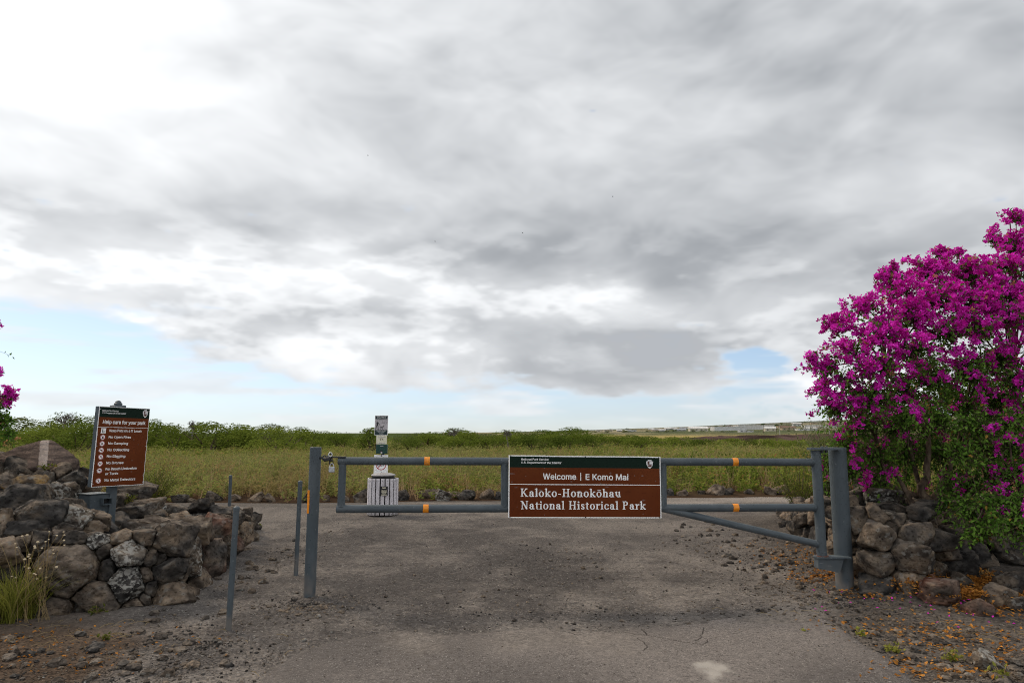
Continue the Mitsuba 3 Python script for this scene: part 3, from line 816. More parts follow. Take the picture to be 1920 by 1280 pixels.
# loose rocks on the ground at the right, each its own thing
LOOSE = [(1766, 1112, 31, 22, 'r', 'reddish brown rock fallen at the foot of the right wall among orange leaves'), (1808, 1092, 20, 15, 'g', 'dark angular rock in the leaf litter below the right wall'),
         (1902, 1098, 27, 20, 'g', 'grey boulder at the right edge, upper one of a small loose pile'), (1882, 1121, 22, 22, 'b', 'tan brown boulder with dry grass in front, left in the right edge pile'),
         (1916, 1136, 16, 13, 'g', 'small grey rock under the loose pile at the right edge'), (1841, 1140, 22, 14, 'r', 'low brown red rock lying in the leaf litter'),
         (1861, 1246, 27, 14, 'w', 'flat pale grey rock on the gravel in the bottom right corner')]
for k, (px, py, hw, hh, kd, lab) in enumerate(LOOSE):
    g = G(px, py + hh * 0.8, 0.0)
    g = G(px, py + hh * 0.8, gz(g[0], g[1]))
    s = g[1] / FOC
    c = np.array([g[0], g[1] + 0.05, g[2] + hh * s * 0.72])
    put_stone('rock', c, (hw * s, 0.8 * hw * s, hh * s), [], 1300 + k, kd, None, label=lab, cat='rock')

# rocks lined up along the field's edge
VERGE = [(329, 934, 19, 9, 'g'), (350, 938, 10, 5, 'b'), (391, 929, 17, 11, 'g'), (432, 932, 14, 8, 'b'), (473, 933, 16, 8, 'b'), (500, 935, 14, 6, 'b'), (573, 931, 11, 11, 'g'), (606, 932, 10, 8, 'b'), (640, 934, 12, 7, 'b'), (674, 929, 21, 13, 'g'), (752, 926, 14, 13, 'g'),
         (801, 925, 23, 10, 'b'), (826, 927, 17, 13, 'w'), (847, 929, 18, 7, 'b'), (874, 925, 20, 13, 'g'), (912, 927, 16, 9, 'b'), (936, 926, 10, 11, 'g'), (1258, 921, 11, 9, 'g'), (1284, 923, 16, 7, 'b'), (1347, 918, 19, 10, 'b'), (1371, 921, 16, 7, 'g'), (1410, 921, 10, 6, 'g'),
         (1451, 919, 13, 9, 'b'), (1469, 917, 21, 10, 'o'), (1320, 922, 9, 5, 'g')]
for k, (px, py, hw, hh, kd) in enumerate(VERGE):
    g = G(px, py + hh)
    s = g[1] / FOC
    lab, grp = 'dark lava rock in the row along the near edge of the field', 'lava rocks lining the field edge'
    lab = f"{'dark grey' if kd == 'g' else 'brownish'} {'low' if hw > 1.9 * hh else 'stubby' if hw < 1.35 * hh else 'squat'} rock at the field edge, {whereabouts(px, True)}"
    if (px, py) == (826, 927): lab, grp = 'pale upright rock in the field edge row, between litter bin and welcome sign', None
    if (px, py) == (1469, 917): lab, grp = 'flat tan block in the field edge row, near the right end of the gate', None
    if (px, py) == (674, 929): lab, grp = 'pointed dark rock in the field edge row just left of the litter bin', None
    put_stone('verge_rock', (g[0], g[1] + 0.22, hh * s * 0.5), (hw * s * 0.82, 0.7 * hw * s, hh * s * 0.9), [], 1500 + k, kd, None, level=3, label=lab, cat='rock', group=grp)
# ------------------------------------------------------------------ gate and posts
GA, GB_ = W(634, 905, 6.70), W(1536, 905, 7.10)
GM = (GB_[0] - GA[0]) / (GB_[1] - GA[1])


def gy(px, py=905):
    """The gate stands slightly askew, its left end nearer: depth of its upright plane in this direction."""
    q = W(px, py, 1.0)[0]
    return (GA[0] - GA[1] * GM) / (q - GM)


def gp(px, py):
    return W(px, py, gy(px, py))


def torus(c, R, r, normal, n=20, k=7, stretch=1.0):
    m = trimesh.creation.torus(R, r, major_sections=n, minor_sections=k)
    m.apply_scale((1, stretch, 1))
    M, _ = frame_of((0, 0, 0), normal)
    m.apply_transform(M)
    m.apply_translation(c)
    return m


gate = thing('gate', 'long grey tubular steel swing gate with orange reflective bands across the drive', 'gate')
RT_, RBm = 0.0385, 0.0385
obj('top_rail', pipe(gp(634, 863.8), gp(1527, 866.2), RT_), 'gate_paint', gate)
obj('bottom_rail', pipe(gp(631, 953.5), gp(1529, 951), RBm), 'gate_paint', gate)
for a, b in (((642.5, 868), (639.5, 950)), ((946, 868), (946, 950)), ((1243, 868), (1243.5, 950))):
    obj('stile', pipe(gp(*a), gp(*b), 0.036), 'gate_paint', gate)
hs = obj('hinge_stile', pipe(gp(1529.5, 844), gp(1541, 1042), 0.0485), 'gate_paint', gate)
obj('collar', pipe(gp(1530.0, 851.2), gp(1530.1, 853.2), 0.0505), 'gate_paint', hs)
obj('brace', pipe(gp(1240, 952.5), gp(1536, 1020), 0.034), 'gate_paint', gate)
for (x, y), ax_, r in (((642.3, 868.5), (0, 0, 1), 0.037), ((640, 948.5), (0, 0, 1), 0.037), ((946, 869), (0, 0, 1), 0.037), ((946, 948.5), (0, 0, 1), 0.037), ((1243, 869.5), (0, 0, 1), 0.037), ((1243.5, 948), (0, 0, 1), 0.037),
                       ((1521.5, 866.2), (1, 0.1, 0), 0.040), ((1524.5, 951), (1, 0.1, 0), 0.040), ((1528.5, 1018.2), (1, 0.1, -0.25), 0.036)):
    obj('weld_bead', torus(gp(x, y), r, 0.0042, ax_, 26, 6), 'gate_paint', gate)
for a, b, r in (((795.8, 864.2), (806.2, 864.3), RT_), ((1372.3, 865.8), (1382.5, 865.8), RT_), ((793.3, 953.0), (803.8, 953.0), RBm), ((1373, 951.4), (1383.5, 951.4), RBm)):
    pa, pb = gp(*a), gp(*b)
    sh = trimesh.creation.annulus(r + 0.0003, r + 0.0022, np.linalg.norm(pb - pa), sections=28)
    M, Lh = frame_of(pa, pb)
    sh.apply_translation((0, 0, Lh / 2))
    sh.apply_transform(M)
    obj('reflective_band', sh, 'orange_tape', gate, label='orange reflective band')
la, lb = gp(623, 856.0) + np.array([0, -0.01, 0.0]), gp(649, 857.0) + np.array([0, -0.01, 0.0])
m = box(0, 0, 0, np.linalg.norm(lb - la), 0.05, 0.012, 0.002)
m.apply_translation((la + lb) / 2)
obj('latch_bar', m, 'dark_steel', gate)

lp = thing('gate_post', 'tall grey steel latch post with an orange strip on its left side', 'gate post')
Yl = float(G(580, 1120)[1])
Lb = G(580, 1120)
Lb[2] = gz(Lb[0], Lb[1]) - 0.05
Lt = W(594, 838, Yl)
Lt[0] = Lb[0] + 0.008
obj('pole', pipe(Lb, Lt, 0.057, 32), 'gate_paint', lp)
ang = np.linspace(math.radians(186), math.radians(244), 10)
zb, zt = W(583, 961, Yl)[2], W(583, 918, Yl)[2]
outer = [(0.0592 * math.cos(a), 0.0592 * math.sin(a)) for a in ang] + [(0.0572 * math.cos(a), 0.0572 * math.sin(a)) for a in ang[::-1]]
m = extrude(Polygon(outer), zt - zb)
m.apply_translation((Lb[0] + 0.004, Lb[1], zb))
obj('reflective_strip', m, 'orange_tape', lp, label='orange reflective strip')
ev = W(603, 858, Yl)
m = tube([W(600, 858, Yl - 0.02), W(607, 858.5, Yl - 0.03)], 0.012, 10)
obj('latch_eye', m, 'dark_steel', lp)


ch = thing('chain', 'short dark chain and lock tying the latch post to the gate', 'chain')
for k, (x, y, nrm) in enumerate(((608, 858, (0.2, -1, 0.1)), (613.5, 857, (0.1, -0.4, 1)), (618.5, 855, (0.2, -1, 0.1)), (620.5, 860, (1, -0.5, 0)), (621, 866, (0.1, -1, 0)))):
    obj('link', torus(W(x, y, 6.64), 0.017, 0.0052, nrm, stretch=1.35), 'dark_steel', ch)
m = box(0, 0, 0, 0.060, 0.035, 0.040, 0.008)
M = trimesh.transformations.rotation_matrix(-0.18, (0, 1, 0))
m.apply_transform(M)
m.apply_translation(W(612.5, 860.5, 6.62))
obj('lock_body', m, 'dark_steel', ch, label='small dark padlock')
m = torus(W(619.5, 851.8, 6.63), 0.016, 0.004, (0.3, -1, 0.3), stretch=1.2)
obj('shackle', m, 'bright_steel', ch)
pk = thing('padlock', 'silver padlock hanging between latch post and gate', 'padlock')
m = box(0, 0, 0, 0.054, 0.026, 0.054, 0.006)
m.apply_translation(W(622, 880, 6.63))
obj('body', m, 'bright_steel', pk)
cc = W(622, 874.5, 6.63)
pts = [cc + np.array([0.019 * math.cos(t), 0, 0.030 * math.sin(t)]) for t in np.linspace(0, math.pi, 13)]
obj('shackle', tube(pts, 0.0045, 8), 'bright_steel', pk)

rp = thing('gate_post', 'thick grey steel hinge post carrying the gate at its right end', 'gate post')
Yr = 7.2
Rb, Rt = W(1583.5, 1098, Yr), W(1569.5, 838.5, Yr)
Rb[0] = (Rb[0] * 0.7 + Rt[0] * 0.3)
Rb[2] -= 0.08
obj('pole', pipe(Rb, Rt, 0.087, 36), 'gate_paint', rp)
pa, pb = W(1514.5, 840.5, 7.08), W(1572, 840.5, 7.16)
plate = Polygon([(-0.055, -0.05), (0.05, -0.062), (0.27, -0.062), (0.27, 0.062), (0.05, 0.062), (-0.055, 0.05), (-0.075, 0.0)])
m = extrude(plate, 0.022)
m.apply_translation(pa + np.array([0.065, 0.0, -0.013]))
obj('hinge_plate', m, 'gate_paint', rp)
for x in (1541.5, 1549):
    m = trimesh.creation.cylinder(0.017, 0.03, sections=6)
    m.apply_translation(W(x, 846.0, 7.06))
    obj('nut', m, 'dark_steel', rp)
    m = trimesh.creation.cylinder(0.017, 0.012, sections=6)
    m.apply_translation(W(x, 837.4, 7.06))
    obj('nut', m, 'gate_paint', rp)
qa, qb = W(1527, 1043.5, 7.1), W(1581, 1043.5, 7.14)
m = extrude(Polygon([(-0.02, -0.07), (0.30, -0.07), (0.30, 0.07), (-0.02, 0.07), (-0.05, 0)]), 0.016)
m.apply_translation(qa + np.array([0.04, 0.0, -0.008]))
obj('bearing_plate', m, 'gate_paint', rp)
m = trimesh.creation.annulus(0.02, 0.062, 0.010, sections=30)
m.apply_translation(W(1541.4, 1041.2, 7.1) + np.array([0, 0, 0.0]))
obj('rusty_washer', m, 'rust', rp, label='rusty washer')
# gusset under the bearing plate
g2 = [W(1530, 1045.5, 7.1), W(1575, 1045.5, 7.13), W(1568, 1071, 7.13), W(1530.5, 1063, 7.1)]
o = g2[0]
poly = Polygon([(p[0] - o[0], p[2] - o[2]) for p in g2])
m = extrude(poly, 0.10)
m.apply_transform(np.array([[1, 0, 0, o[0]], [0, 0, 1, o[1] - 0.05], [0, 1, 0, o[2]], [0, 0, 0, 1.0]]))
m.fix_normals()
obj('gusset', m, 'gate_paint', rp)


# bollards
def bollard(base, top, Y, label, r=0.024, group=None):
    k = thing('bollard', label, 'bollard', group)
    b = W(*base, Y)
    t = W(*top, Y)
    b[0] = 0.75 * b[0] + 0.25 * t[0]
    b[2] -= 0.06
    obj('pole', pipe(b, t, r, 24), 'gate_paint', k)
    cap = pipe(t - norm(t - b) * 0.028, t + norm(t - b) * 0.004, r + 0.0022, 24, dome=0.017)
    obj('cap', cap, 'gate_paint', k)


bollard((427, 1180), (443.5, 952), float(G(427, 1180)[1]), 'slim grey steel pole at the corner of the left stone wall, nearest to the camera')
bollard((554, 1080), (563, 903), float(G(554, 1080)[1]), 'slim grey steel pole standing just left of the latch post')
bollard((428, 1014), (432.5, 892), 10.4, 'slim grey steel pole rising behind the far end of the left wall', 0.023)
bollard((143, 990), (146, 884), 10.6, 'thin pole top peeping out beside the striped boulder', 0.024)

# ------------------------------------------------------------------ signs
class Panel:
    """A flat board: origin at its top left corner, u to the right, v downwards, w out of the face."""
    def __init__(self, tl, tr, bl):
        self.o = np.asarray(tl, float)
        self.w, self.h = np.linalg.norm(tr - tl), np.linalg.norm(bl - tl)
        self.r = norm(tr - tl)
        dn = norm(bl - tl)
        dn = norm(dn - self.r * (dn @ self.r))
        self.up = -dn
        self.n = np.cross(self.r, self.up)
        M = np.eye(4)
        M[:3, 0], M[:3, 1], M[:3, 2], M[:3, 3] = self.r, self.up, self.n, self.o
        self.M = M

    def flat(self, poly, w0, depth):
        m = extrude(poly, depth)
        m.apply_translation((0, 0, w0))
        m.apply_transform(self.M)
        return m

    def rect(self, u0, v0, u1, v1, w0, depth):
        return self.flat(sbox(u0, -v1, u1, -v0), w0, depth)

    def mesh(self, m):
        m = m.copy()
        m.apply_transform(self.M)
        return m

    def text(self, s, u0, v, cap, u1=None, bold=True, depth=0.0016, w0=0.0, thin=None):
        m = meshkit.text_mesh(s, cap, depth, bold)
        if u1 is not None:
            sx = (u1 - u0) / (m.bounds[1][0] - m.bounds[0][0])
            m.apply_translation((-m.bounds[0][0], 0, 0))
            m.apply_scale((sx, 1, 1))
        m.apply_translation((u0, -v, w0))
        return self.mesh(m)


def serif_text(s, cap, track=0.10):
    """Roman capitals and lower case drawn as plane shapes (bracketed old-style letters), cap height 1 before scaling."""
    X, TS, TN = 0.66, 0.135, 0.058

    def rect(a, b, c, d): return sbox(a, b, c, d)
    def bar(p, q, w): return LineString([p, q]).buffer(w / 2, cap_style='flat')
    def ring(cx, cy, rx, ry, ts=TS, tn=TN): return ell(cx, cy, rx, ry).difference(ell(cx, cy, rx - ts, ry - tn))
    def foot(cx, y, w=0.33, up=True):
        s_ = 1 if up else -1
        return Polygon([(cx - w / 2, y), (cx + w / 2, y), (cx + w / 2, y + 0.035 * s_), (cx + TS / 2, y + 0.095 * s_), (cx - TS / 2, y + 0.095 * s_), (cx - w / 2, y + 0.035 * s_)])
    def head(cx, y, w=0.20): return Polygon([(cx - w, y - 0.045), (cx + TS / 2, y + 0.03), (cx + TS / 2, y - 0.12), (cx - TS / 2, y - 0.12)])
    def stem(cx, y0, y1): return rect(cx - TS / 2, y0, cx + TS / 2, y1)
    def arch(x0, x1, y0=0.0):
        r = (x1 - x0) / 2
        a = ring((x0 + x1) / 2 + TS * 0.25, X - 0.27, r + TS * 0.25 + 0.02, 0.285).intersection(rect(x0, X - 0.27, x1 + TS, X + 0.05))
        return union_all([a, stem(x1, 0, X - 0.26), foot(x1, 0, 0.30)])
    G_ = {}
    G_['K'] = (union_all([stem(0.19, 0, 1), foot(0.19, 0), foot(0.19, 1, up=False), bar((0.24, 0.44), (0.66, 0.97), TN * 1.2), bar((0.34, 0.56), (0.72, 0.03), TS), foot(0.66, 1, 0.28, False), foot(0.74, 0, 0.30)]), 0.90)
    G_['H'] = (union_all([stem(0.19, 0, 1), stem(0.69, 0, 1), foot(0.19, 0), foot(0.19, 1, up=False), foot(0.69, 0), foot(0.69, 1, up=False), rect(0.19, 0.48, 0.69, 0.48 + TN)]), 0.90)
    G_['N'] = (union_all([rect(0.15, 0, 0.15 + TN, 1), rect(0.69, 0, 0.69 + TN, 1), bar((0.16, 0.98), (0.71, 0.02), TS), foot(0.18, 0, 0.26), foot(0.11, 1, 0.26, False), foot(0.72, 1, 0.26, False)]), 0.90)
    G_['P'] = (union_all([stem(0.19, 0, 1), foot(0.19, 0), foot(0.17, 1, 0.3, False), ring(0.33, 0.74, 0.32, 0.262).intersection(rect(0.19, 0.4, 0.8, 1.1))]), 0.74)
    G_['o'] = (ring(0.31, X / 2, 0.29, X / 2 + 0.015), 0.62)
    G_['\u014d'] = (union_all([G_['o'][0], rect(0.12, 0.80, 0.50, 0.86)]), 0.62)
    G_['l'] = (union_all([stem(0.16, 0, 1.03), foot(0.16, 0, 0.30), head(0.16, 1.0)]), 0.32)
    G_['k'] = (union_all([stem(0.16, 0, 1.03), foot(0.16, 0, 0.28), head(0.16, 1.0), bar((0.20, 0.26), (0.50, X - 0.02), TN), bar((0.29, 0.38), (0.56, 0.03), TS), foot(0.52, X, 0.24, False), foot(0.58, 0, 0.24)]), 0.68)
    G_['n'] = (union_all([stem(0.16, 0, X), foot(0.16, 0, 0.28), head(0.16, X), arch(0.16, 0.51)]), 0.68)
    G_['h'] = (union_all([stem(0.16, 0, 1.03), foot(0.16, 0, 0.28), head(0.16, 1.0), arch(0.16, 0.51)]), 0.68)
    G_['u'] = (union_all([stem(0.16, 0.2, X), head(0.16, X), stem(0.51, 0, X), head(0.51, X), affinity.scale(arch(0.16, 0.51).intersection(rect(0, 0.36, 0.7, 1)), 1, -1, origin=(0.335, X / 2)), foot(0.56, 0, 0.16)]), 0.68)
    G_['i'] = (union_all([stem(0.16, 0, X), foot(0.16, 0, 0.29), head(0.16, X), Point(0.15, 0.89).buffer(0.085)]), 0.32)
    G_['t'] = (union_all([stem(0.18, 0.1, 0.82), rect(0.02, X - 0.06, 0.38, X), ring(0.32, 0.16, 0.21, 0.175).intersection(rect(0.05, -0.1, 0.36, 0.16))]), 0.40)
    G_['r'] = (union_all([stem(0.16, 0, X), foot(0.16, 0, 0.30), head(0.16, X), bar((0.18, 0.48), (0.40, X - 0.03), TN * 1.3), Point(0.40, X - 0.06).buffer(0.075)]), 0.47)
    G_['c'] = (union_all([ring(0.31, X / 2, 0.29, X / 2 + 0.015).difference(Polygon([(0.38, 0.20), (0.9, 0.14), (0.9, 0.52), (0.38, 0.47)])), Point(0.47, 0.50).buffer(0.07)]), 0.56)
    G_['s'] = (union_all([ring(0.23, 0.50, 0.19, 0.17, 0.12, 0.06).difference(rect(0.23, 0.30, 0.5, 0.52)), ring(0.23, 0.17, 0.19, 0.185, 0.12, 0.06).difference(rect(-0.1, 0.18, 0.23, 0.36)), bar((0.10, 0.44), (0.36, 0.24), 0.13)]), 0.47)
    G_['a'] = (union_all([stem(0.42, 0.06, 0.50), ring(0.27, 0.46, 0.215, 0.21, TS, 0.06).intersection(rect(0.0, 0.46, 0.6, 0.8)), Point(0.12, 0.49).buffer(0.07), ring(0.25, 0.19, 0.215, 0.205, 0.12, 0.055), foot(0.49, 0, 0.18)]), 0.60)
    G_['-'] = (rect(0.05, 0.28, 0.36, 0.37), 0.42)
    x, parts = 0.0, []
    for chx in s:
        if chx == ' ':
            x += 0.30 + track
            continue
        g, w = G_[chx]
        parts.append(affinity.translate(g, x, 0))
        x += w + track
    return affinity.scale(union_all(parts), cap, cap, origin=(0, 0))


ARROW = [(0.0, 1.0), (0.24, 1.0), (0.30, 0.84), (0.50, 0.82), (0.47, 0.55), (0.36, 0.28), (0.20, 0.13), (0.0, -0.02), (-0.20, 0.13), (-0.36, 0.28), (-0.47, 0.55), (-0.50, 0.82), (-0.30, 0.84), (-0.24, 1.0)]


def emblem(P, u, v, w, h, parent, w0):
    a = Polygon(ARROW)
    S = lambda g, z, d: P.flat(affinity.translate(affinity.scale(g, w, h, origin=(0, 0)), u, -(v + h)), w0 + z, d)
    k = obj('emblem', S(a, 0, 0.0012), 'sign_white', parent, label='arrowhead emblem')
    obj('field', S(affinity.scale(a, 0.84, 0.84, origin=(0, 0.56)), 0.0012, 0.0006), 'emblem_grey', k)
    tree = union_all([Polygon([(-0.22, 0.42), (-0.18, 0.86), (-0.12, 0.80), (-0.10, 0.44)]), ell(-0.17, 0.70, 0.10, 0.14), ell(-0.14, 0.52, 0.11, 0.08)])
    ground_ = Polygon([(-0.34, 0.34), (0.05, 0.44), (0.34, 0.36), (0.24, 0.24), (0.0, 0.16), (-0.24, 0.24)])
    obj('tree', S(tree, 0.0018, 0.0006), 'emblem_brown', k)
    obj('hill', S(ground_, 0.0018, 0.0006), 'emblem_brown', k)
    obj('mountain', S(Polygon([(-0.02, 0.58), (0.12, 0.80), (0.20, 0.72), (0.27, 0.77), (0.38, 0.58)]), 0.0018, 0.0006), 'sign_white', k)
    obj('tip', S(Polygon([(-0.17, 0.16), (0.17, 0.16), (0.0, 0.02)]), 0.0018, 0.0006), 'sign_white', k)


ws = thing('welcome_sign', 'wide brown and dark green welcome sign bolted to the middle of the gate', 'sign')
off = np.array([0, -0.075, 0])
P = Panel(gp(954.3, 852.6) + off, gp(1235.3, 855.4) + off, gp(953.4, 968.4) + off)
HW, HH = P.w, P.h
bd = 0.0105
obj('panel', P.rect(0, 0, HW, HH, -0.018, 0.018), 'sign_white', ws, label='white edged backing board')
obj('header_band', P.rect(bd, bd, HW - bd, 0.195 * HH, 0.0, 0.0025), 'sign_green', ws, label='dark green header band')
obj('face', P.rect(bd, 0.195 * HH, HW - bd, 0.458 * HH, 0.0, 0.0022), 'sign_brown', ws)
obj('face', P.rect(bd, 0.472 * HH, HW - bd, HH - bd, 0.0, 0.0022), 'sign_brown', ws)
U = lambda x: (x - 262) / 1347 * HW
V_ = lambda y: (y - 157) / 556 * HH
obj('lettering', P.text('National Park Service', U(369), V_(200), 0.0185, U(610), True, 0.0012, 0.0025), 'sign_white', ws)
obj('lettering', P.text('U.S. Department of the Interior', U(369), V_(229), 0.0185, U(724), True, 0.0012, 0.0025), 'sign_white', ws)
obj('lettering', P.text('Welcome', U(561), V_(370), 0.055, U(853), True, 0.0012, 0.0022), 'sign_white', ws)
obj('divider', P.rect(U(889), V_(307), U(897), V_(380), 0.0022, 0.0012), 'sign_white', ws)
obj('lettering', P.text('E Komo Mai', U(937), V_(371), 0.055, U(1317), True, 0.0012, 0.0022), 'sign_white', ws)
for s, y, x1 in (('Kaloko-Honok\u014dhau', 525, 1245), ('National Historical Park', 635.5, 1471)):
    t = serif_text(s, 0.0765)
    b = t.bounds
    t = affinity.translate(affinity.scale(t, (U(x1) - U(368)) / (b[2] - b[0]), 1, origin=(0, 0)), 0, -V_(y))
    t = affinity.translate(t, U(368) - t.bounds[0], 0).buffer(0.0012)
    obj('lettering', P.flat(t, 0.0022, 0.0012), 'sign_white', ws)
emblem(P, U(1510), V_(187), 0.070, 0.084, ws, 0.0025)
for uu in (0.018, HW / 2, HW - 0.018):
    for vv in (0.006, HH - 0.006):
        m = trimesh.creation.icosphere(subdivisions=1, radius=0.0055)
        m.apply_translation((uu, -vv, 0.001))
        obj('bolt', P.mesh(m), 'dark_steel', ws)

rs = thing('rules_sign', 'upright brown park rules sign on a grey post among the rocks', 'sign')
P = Panel(W(186.9, 761.1, 7.72), W(281.6, 766.0, 8.26), W(172.8, 913.0, 7.72))
w, h = P.w, P.h
e = 0.006
obj('frame', P.rect(0.001, 0.001, w - 0.001, h - 0.001, -0.075, 0.069), 'gate_paint', rs)
obj('panel', P.rect(0, 0, w, h, -0.006, 0.006), 'sign_white', rs, label='white edged sign board')
obj('header_band', P.rect(e, e, w - e, 0.135 * h, 0, 0.002), 'sign_green', rs, label='dark green header band')
obj('face', P.rect(e, 0.135 * h, w - e, 0.2565 * h, 0, 0.0018), 'sign_brown', rs)
obj('face', P.rect(e, 0.2625 * h, w - e, h - e, 0, 0.0018), 'sign_brown', rs)
obj('lettering', P.text('National Park Service', 0.055 * w, 0.060 * h, 0.0135, 0.37 * w, True, 0.001, 0.002), 'sign_white', rs)
obj('lettering', P.text('U.S. Department of the Interior', 0.055 * w, 0.088 * h, 0.0135, 0.515 * w, True, 0.001, 0.002), 'sign_white', rs)
emblem(P, 0.905 * w, 0.020 * h, 0.066, 0.092, rs, 0.002)
obj('lettering', P.text('Help care for your park', 0.088 * w, 0.215 * h, 0.040, 0.925 * w, True, 0.001, 0.0018), 'sign_white', rs)
rows = [('Keep Pets on 6 ft Leash', 0.315, 0.225, 0.865), ('No Open Fires', 0.396, 0.225, 0.66), ('No Camping', 0.476, 0.225, 0.612), ('No Collecting', 0.557, 0.225, 0.645), ('No Digging', 0.638, 0.225, 0.582), ('No Drones', 0.72, 0.225, 0.556),
        ('No Beach Umbrellas', 0.796, 0.225, 0.832), ('or Tents', 0.855, 0.225, 0.475), ('No Metal Detectors', 0.935, 0.225, 0.825)]
for s, v, u0, u1 in rows:
    obj('lettering', P.text(s, u0 * w, v * h, 0.0265, u1 * w, True, 0.001, 0.0018), 'sign_white', rs)
PIC = {
    1: Polygon([(-0.5, -0.6), (0.5, -0.6), (0.45, 0.0), (0.2, 0.1), (0.15, 0.7), (-0.15, 0.3), (-0.3, 0.45), (-0.45, 0.0)]),
    2: Polygon([(-0.62, -0.5), (0, 0.6), (0.62, -0.5), (0.22, -0.5), (0, -0.05), (-0.22, -0.5)]),
    3: union_all([Polygon([(-0.65, 0.35), (0.45, 0.25), (0.65, 0.05), (0.2, 0.0), (-0.1, -0.2), (-0.6, 0.0)]), ell(-0.05, -0.42, 0.24, 0.16)]),
    4: union_all([LineString([(-0.35, 0.6), (0.15, -0.5)]).buffer(0.10), ell(0.22, -0.45, 0.22, 0.16), ell(0.1, 0.45, 0.17, 0.17), LineString([(0.08, 0.3), (0.25, -0.1)]).buffer(0.13)]),
    5: union_all([LineString([(-0.55, 0.42), (0.55, -0.42)]).buffer(0.11), LineString([(-0.55, -0.42), (0.55, 0.42)]).buffer(0.11), ell(0, 0, 0.26, 0.22)]),
    6: union_all([Polygon([(-0.65, 0.0), (-0.4, 0.45), (0.1, 0.55), (0.55, 0.25), (0.6, -0.05), (0.1, 0.05)]), LineString([(0.0, 0.2), (0.25, -0.65)]).buffer(0.07)]),
    7: union_all([ell(-0.1, 0.5, 0.17, 0.17), LineString([(-0.1, 0.3), (-0.12, -0.55)]).buffer(0.15), LineString([(0.0, 0.2), (0.5, -0.5)]).buffer(0.06), ell(0.5, -0.52, 0.2, 0.1)])}
RI = 0.030
for k, v in enumerate((0.306, 0.386, 0.466, 0.548, 0.630, 0.715, 0.800, 0.925)):
    u, y = 0.115 * w, -v * h
    if k == 0:
        pm = obj('pictogram', P.flat(sbox(u - 0.028, y - 0.030, u + 0.028, y + 0.030), 0.0018, 0.001), 'sign_white', rs)
        man = union_all([ell(-0.35, 0.62, 0.16, 0.16), LineString([(-0.35, 0.4), (-0.35, -0.1)]).buffer(0.16), LineString([(-0.35, -0.1), (-0.55, -0.75)]).buffer(0.10), LineString([(-0.35, -0.1), (-0.12, -0.75)]).buffer(0.10), LineString([(-0.3, 0.3), (0.2, -0.25)]).buffer(0.05),
                         sbox(0.12, -0.45, 0.62, -0.2), sbox(0.14, -0.75, 0.24, -0.4), sbox(0.5, -0.75, 0.6, -0.4), ell(0.66, -0.12, 0.15, 0.12)])
        obj('symbol', P.flat(affinity.translate(affinity.scale(man, 0.027, 0.027, origin=(0, 0)), u, y), 0.0028, 0.0006), 'sign_black', pm)
        continue
    pm = obj('pictogram', P.flat(ell(u, y, RI, RI), 0.0018, 0.001), 'sign_white', rs)
    obj('symbol', P.flat(affinity.translate(affinity.scale(PIC[k], 0.0245, 0.0245, origin=(0, 0)), u, y), 0.0028, 0.0006), 'sign_black', pm)
    ringp = ell(u, y, RI * 0.97, RI * 0.97).difference(ell(u, y, RI * 0.82, RI * 0.82))
    slash = LineString([(u - RI * 0.6, y + RI * 0.6), (u + RI * 0.6, y - RI * 0.6)]).buffer(RI * 0.06)
    obj('red_ring', P.flat(union_all([ringp, slash]), 0.0034, 0.0006), 'sign_red', pm)
for uu, vv in ((0.02, 0.035), (0.98, 0.035), (0.02, 0.5), (0.98, 0.5), (0.02, 0.965), (0.98, 0.965)):
    m = trimesh.creation.icosphere(subdivisions=1, radius=0.006)
    m.apply_translation((uu * w, -vv * h, 0.002))
    obj('bolt', P.mesh(m), 'bright_steel', rs)
# the post with its finial stands behind the board
pc = P.o + P.r * (0.47 * w) - P.n * 0.12
pbm = W(211, 992, float(pc[1]))
pz = pbm[2]
ang_ = math.atan2(P.r[1], P.r[0])
def oriented(m, c):
    m.apply_transform(trimesh.transformations.rotation_matrix(ang_, (0, 0, 1)))
    m.apply_translation(c)
    return m
zt = W(232, 764, float(pc[1]))[2]
obj('post', oriented(box(0, 0, 0, 0.085, 0.085, zt - pz + 0.1, 0.005), (pc[0], pc[1], (zt + pz) / 2 - 0.05)), 'gate_paint', rs)
fin = oriented(box(0, 0, 0, 0.135, 0.115, 0.030, 0.008), (pc[0], pc[1], zt + 0.012))
k = obj('finial', fin, 'gate_paint', rs)
dm = trimesh.creation.revolve(np.array([(0, -0.01), (0.042, -0.01), (0.044, 0.014), (0.034, 0.022), (0.033, 0.030), (0.024, 0.042), (0.012, 0.049), (0, 0.051)]), sections=24)
dm.apply_translation((pc[0], pc[1], zt + 0.034))
obj('dome', dm, 'gate_paint', k)
# metal box on the post's left, its lid sloping, a slot hood on its face
bx = W(171, 927.5, 7.80)
fr, fb = P.r, -P.n                       # along the slotted face; away behind it
cx = bx + fr * 0.105 + fb * 0.115 + np.array([0, 0, -0.15])
bm = oriented(box(0, 0, 0, 0.215, 0.23, 0.30, 0.004), cx)
cb = obj('collection_box', bm, 'gate_paint', rs, label='grey metal box with a slot')
lid = oriented(box(0, 0, 0, 0.245, 0.262, 0.010, 0.003), cx + np.array([0, 0, 0.156]) - fb * 0.004)
obj('lid', lid, 'gate_paint', cb)
hood = cat([oriented(box(0.05, -0.145, 0.105, 0.105, 0.07, 0.008), cx), oriented(box(0.05, -0.145, 0.035, 0.105, 0.07, 0.008), cx), oriented(box(0.001, -0.145, 0.07, 0.007, 0.069, 0.064), cx), oriented(box(0.099, -0.145, 0.07, 0.007, 0.069, 0.064), cx)])
obj('slot_hood', hood, 'gate_paint', cb)
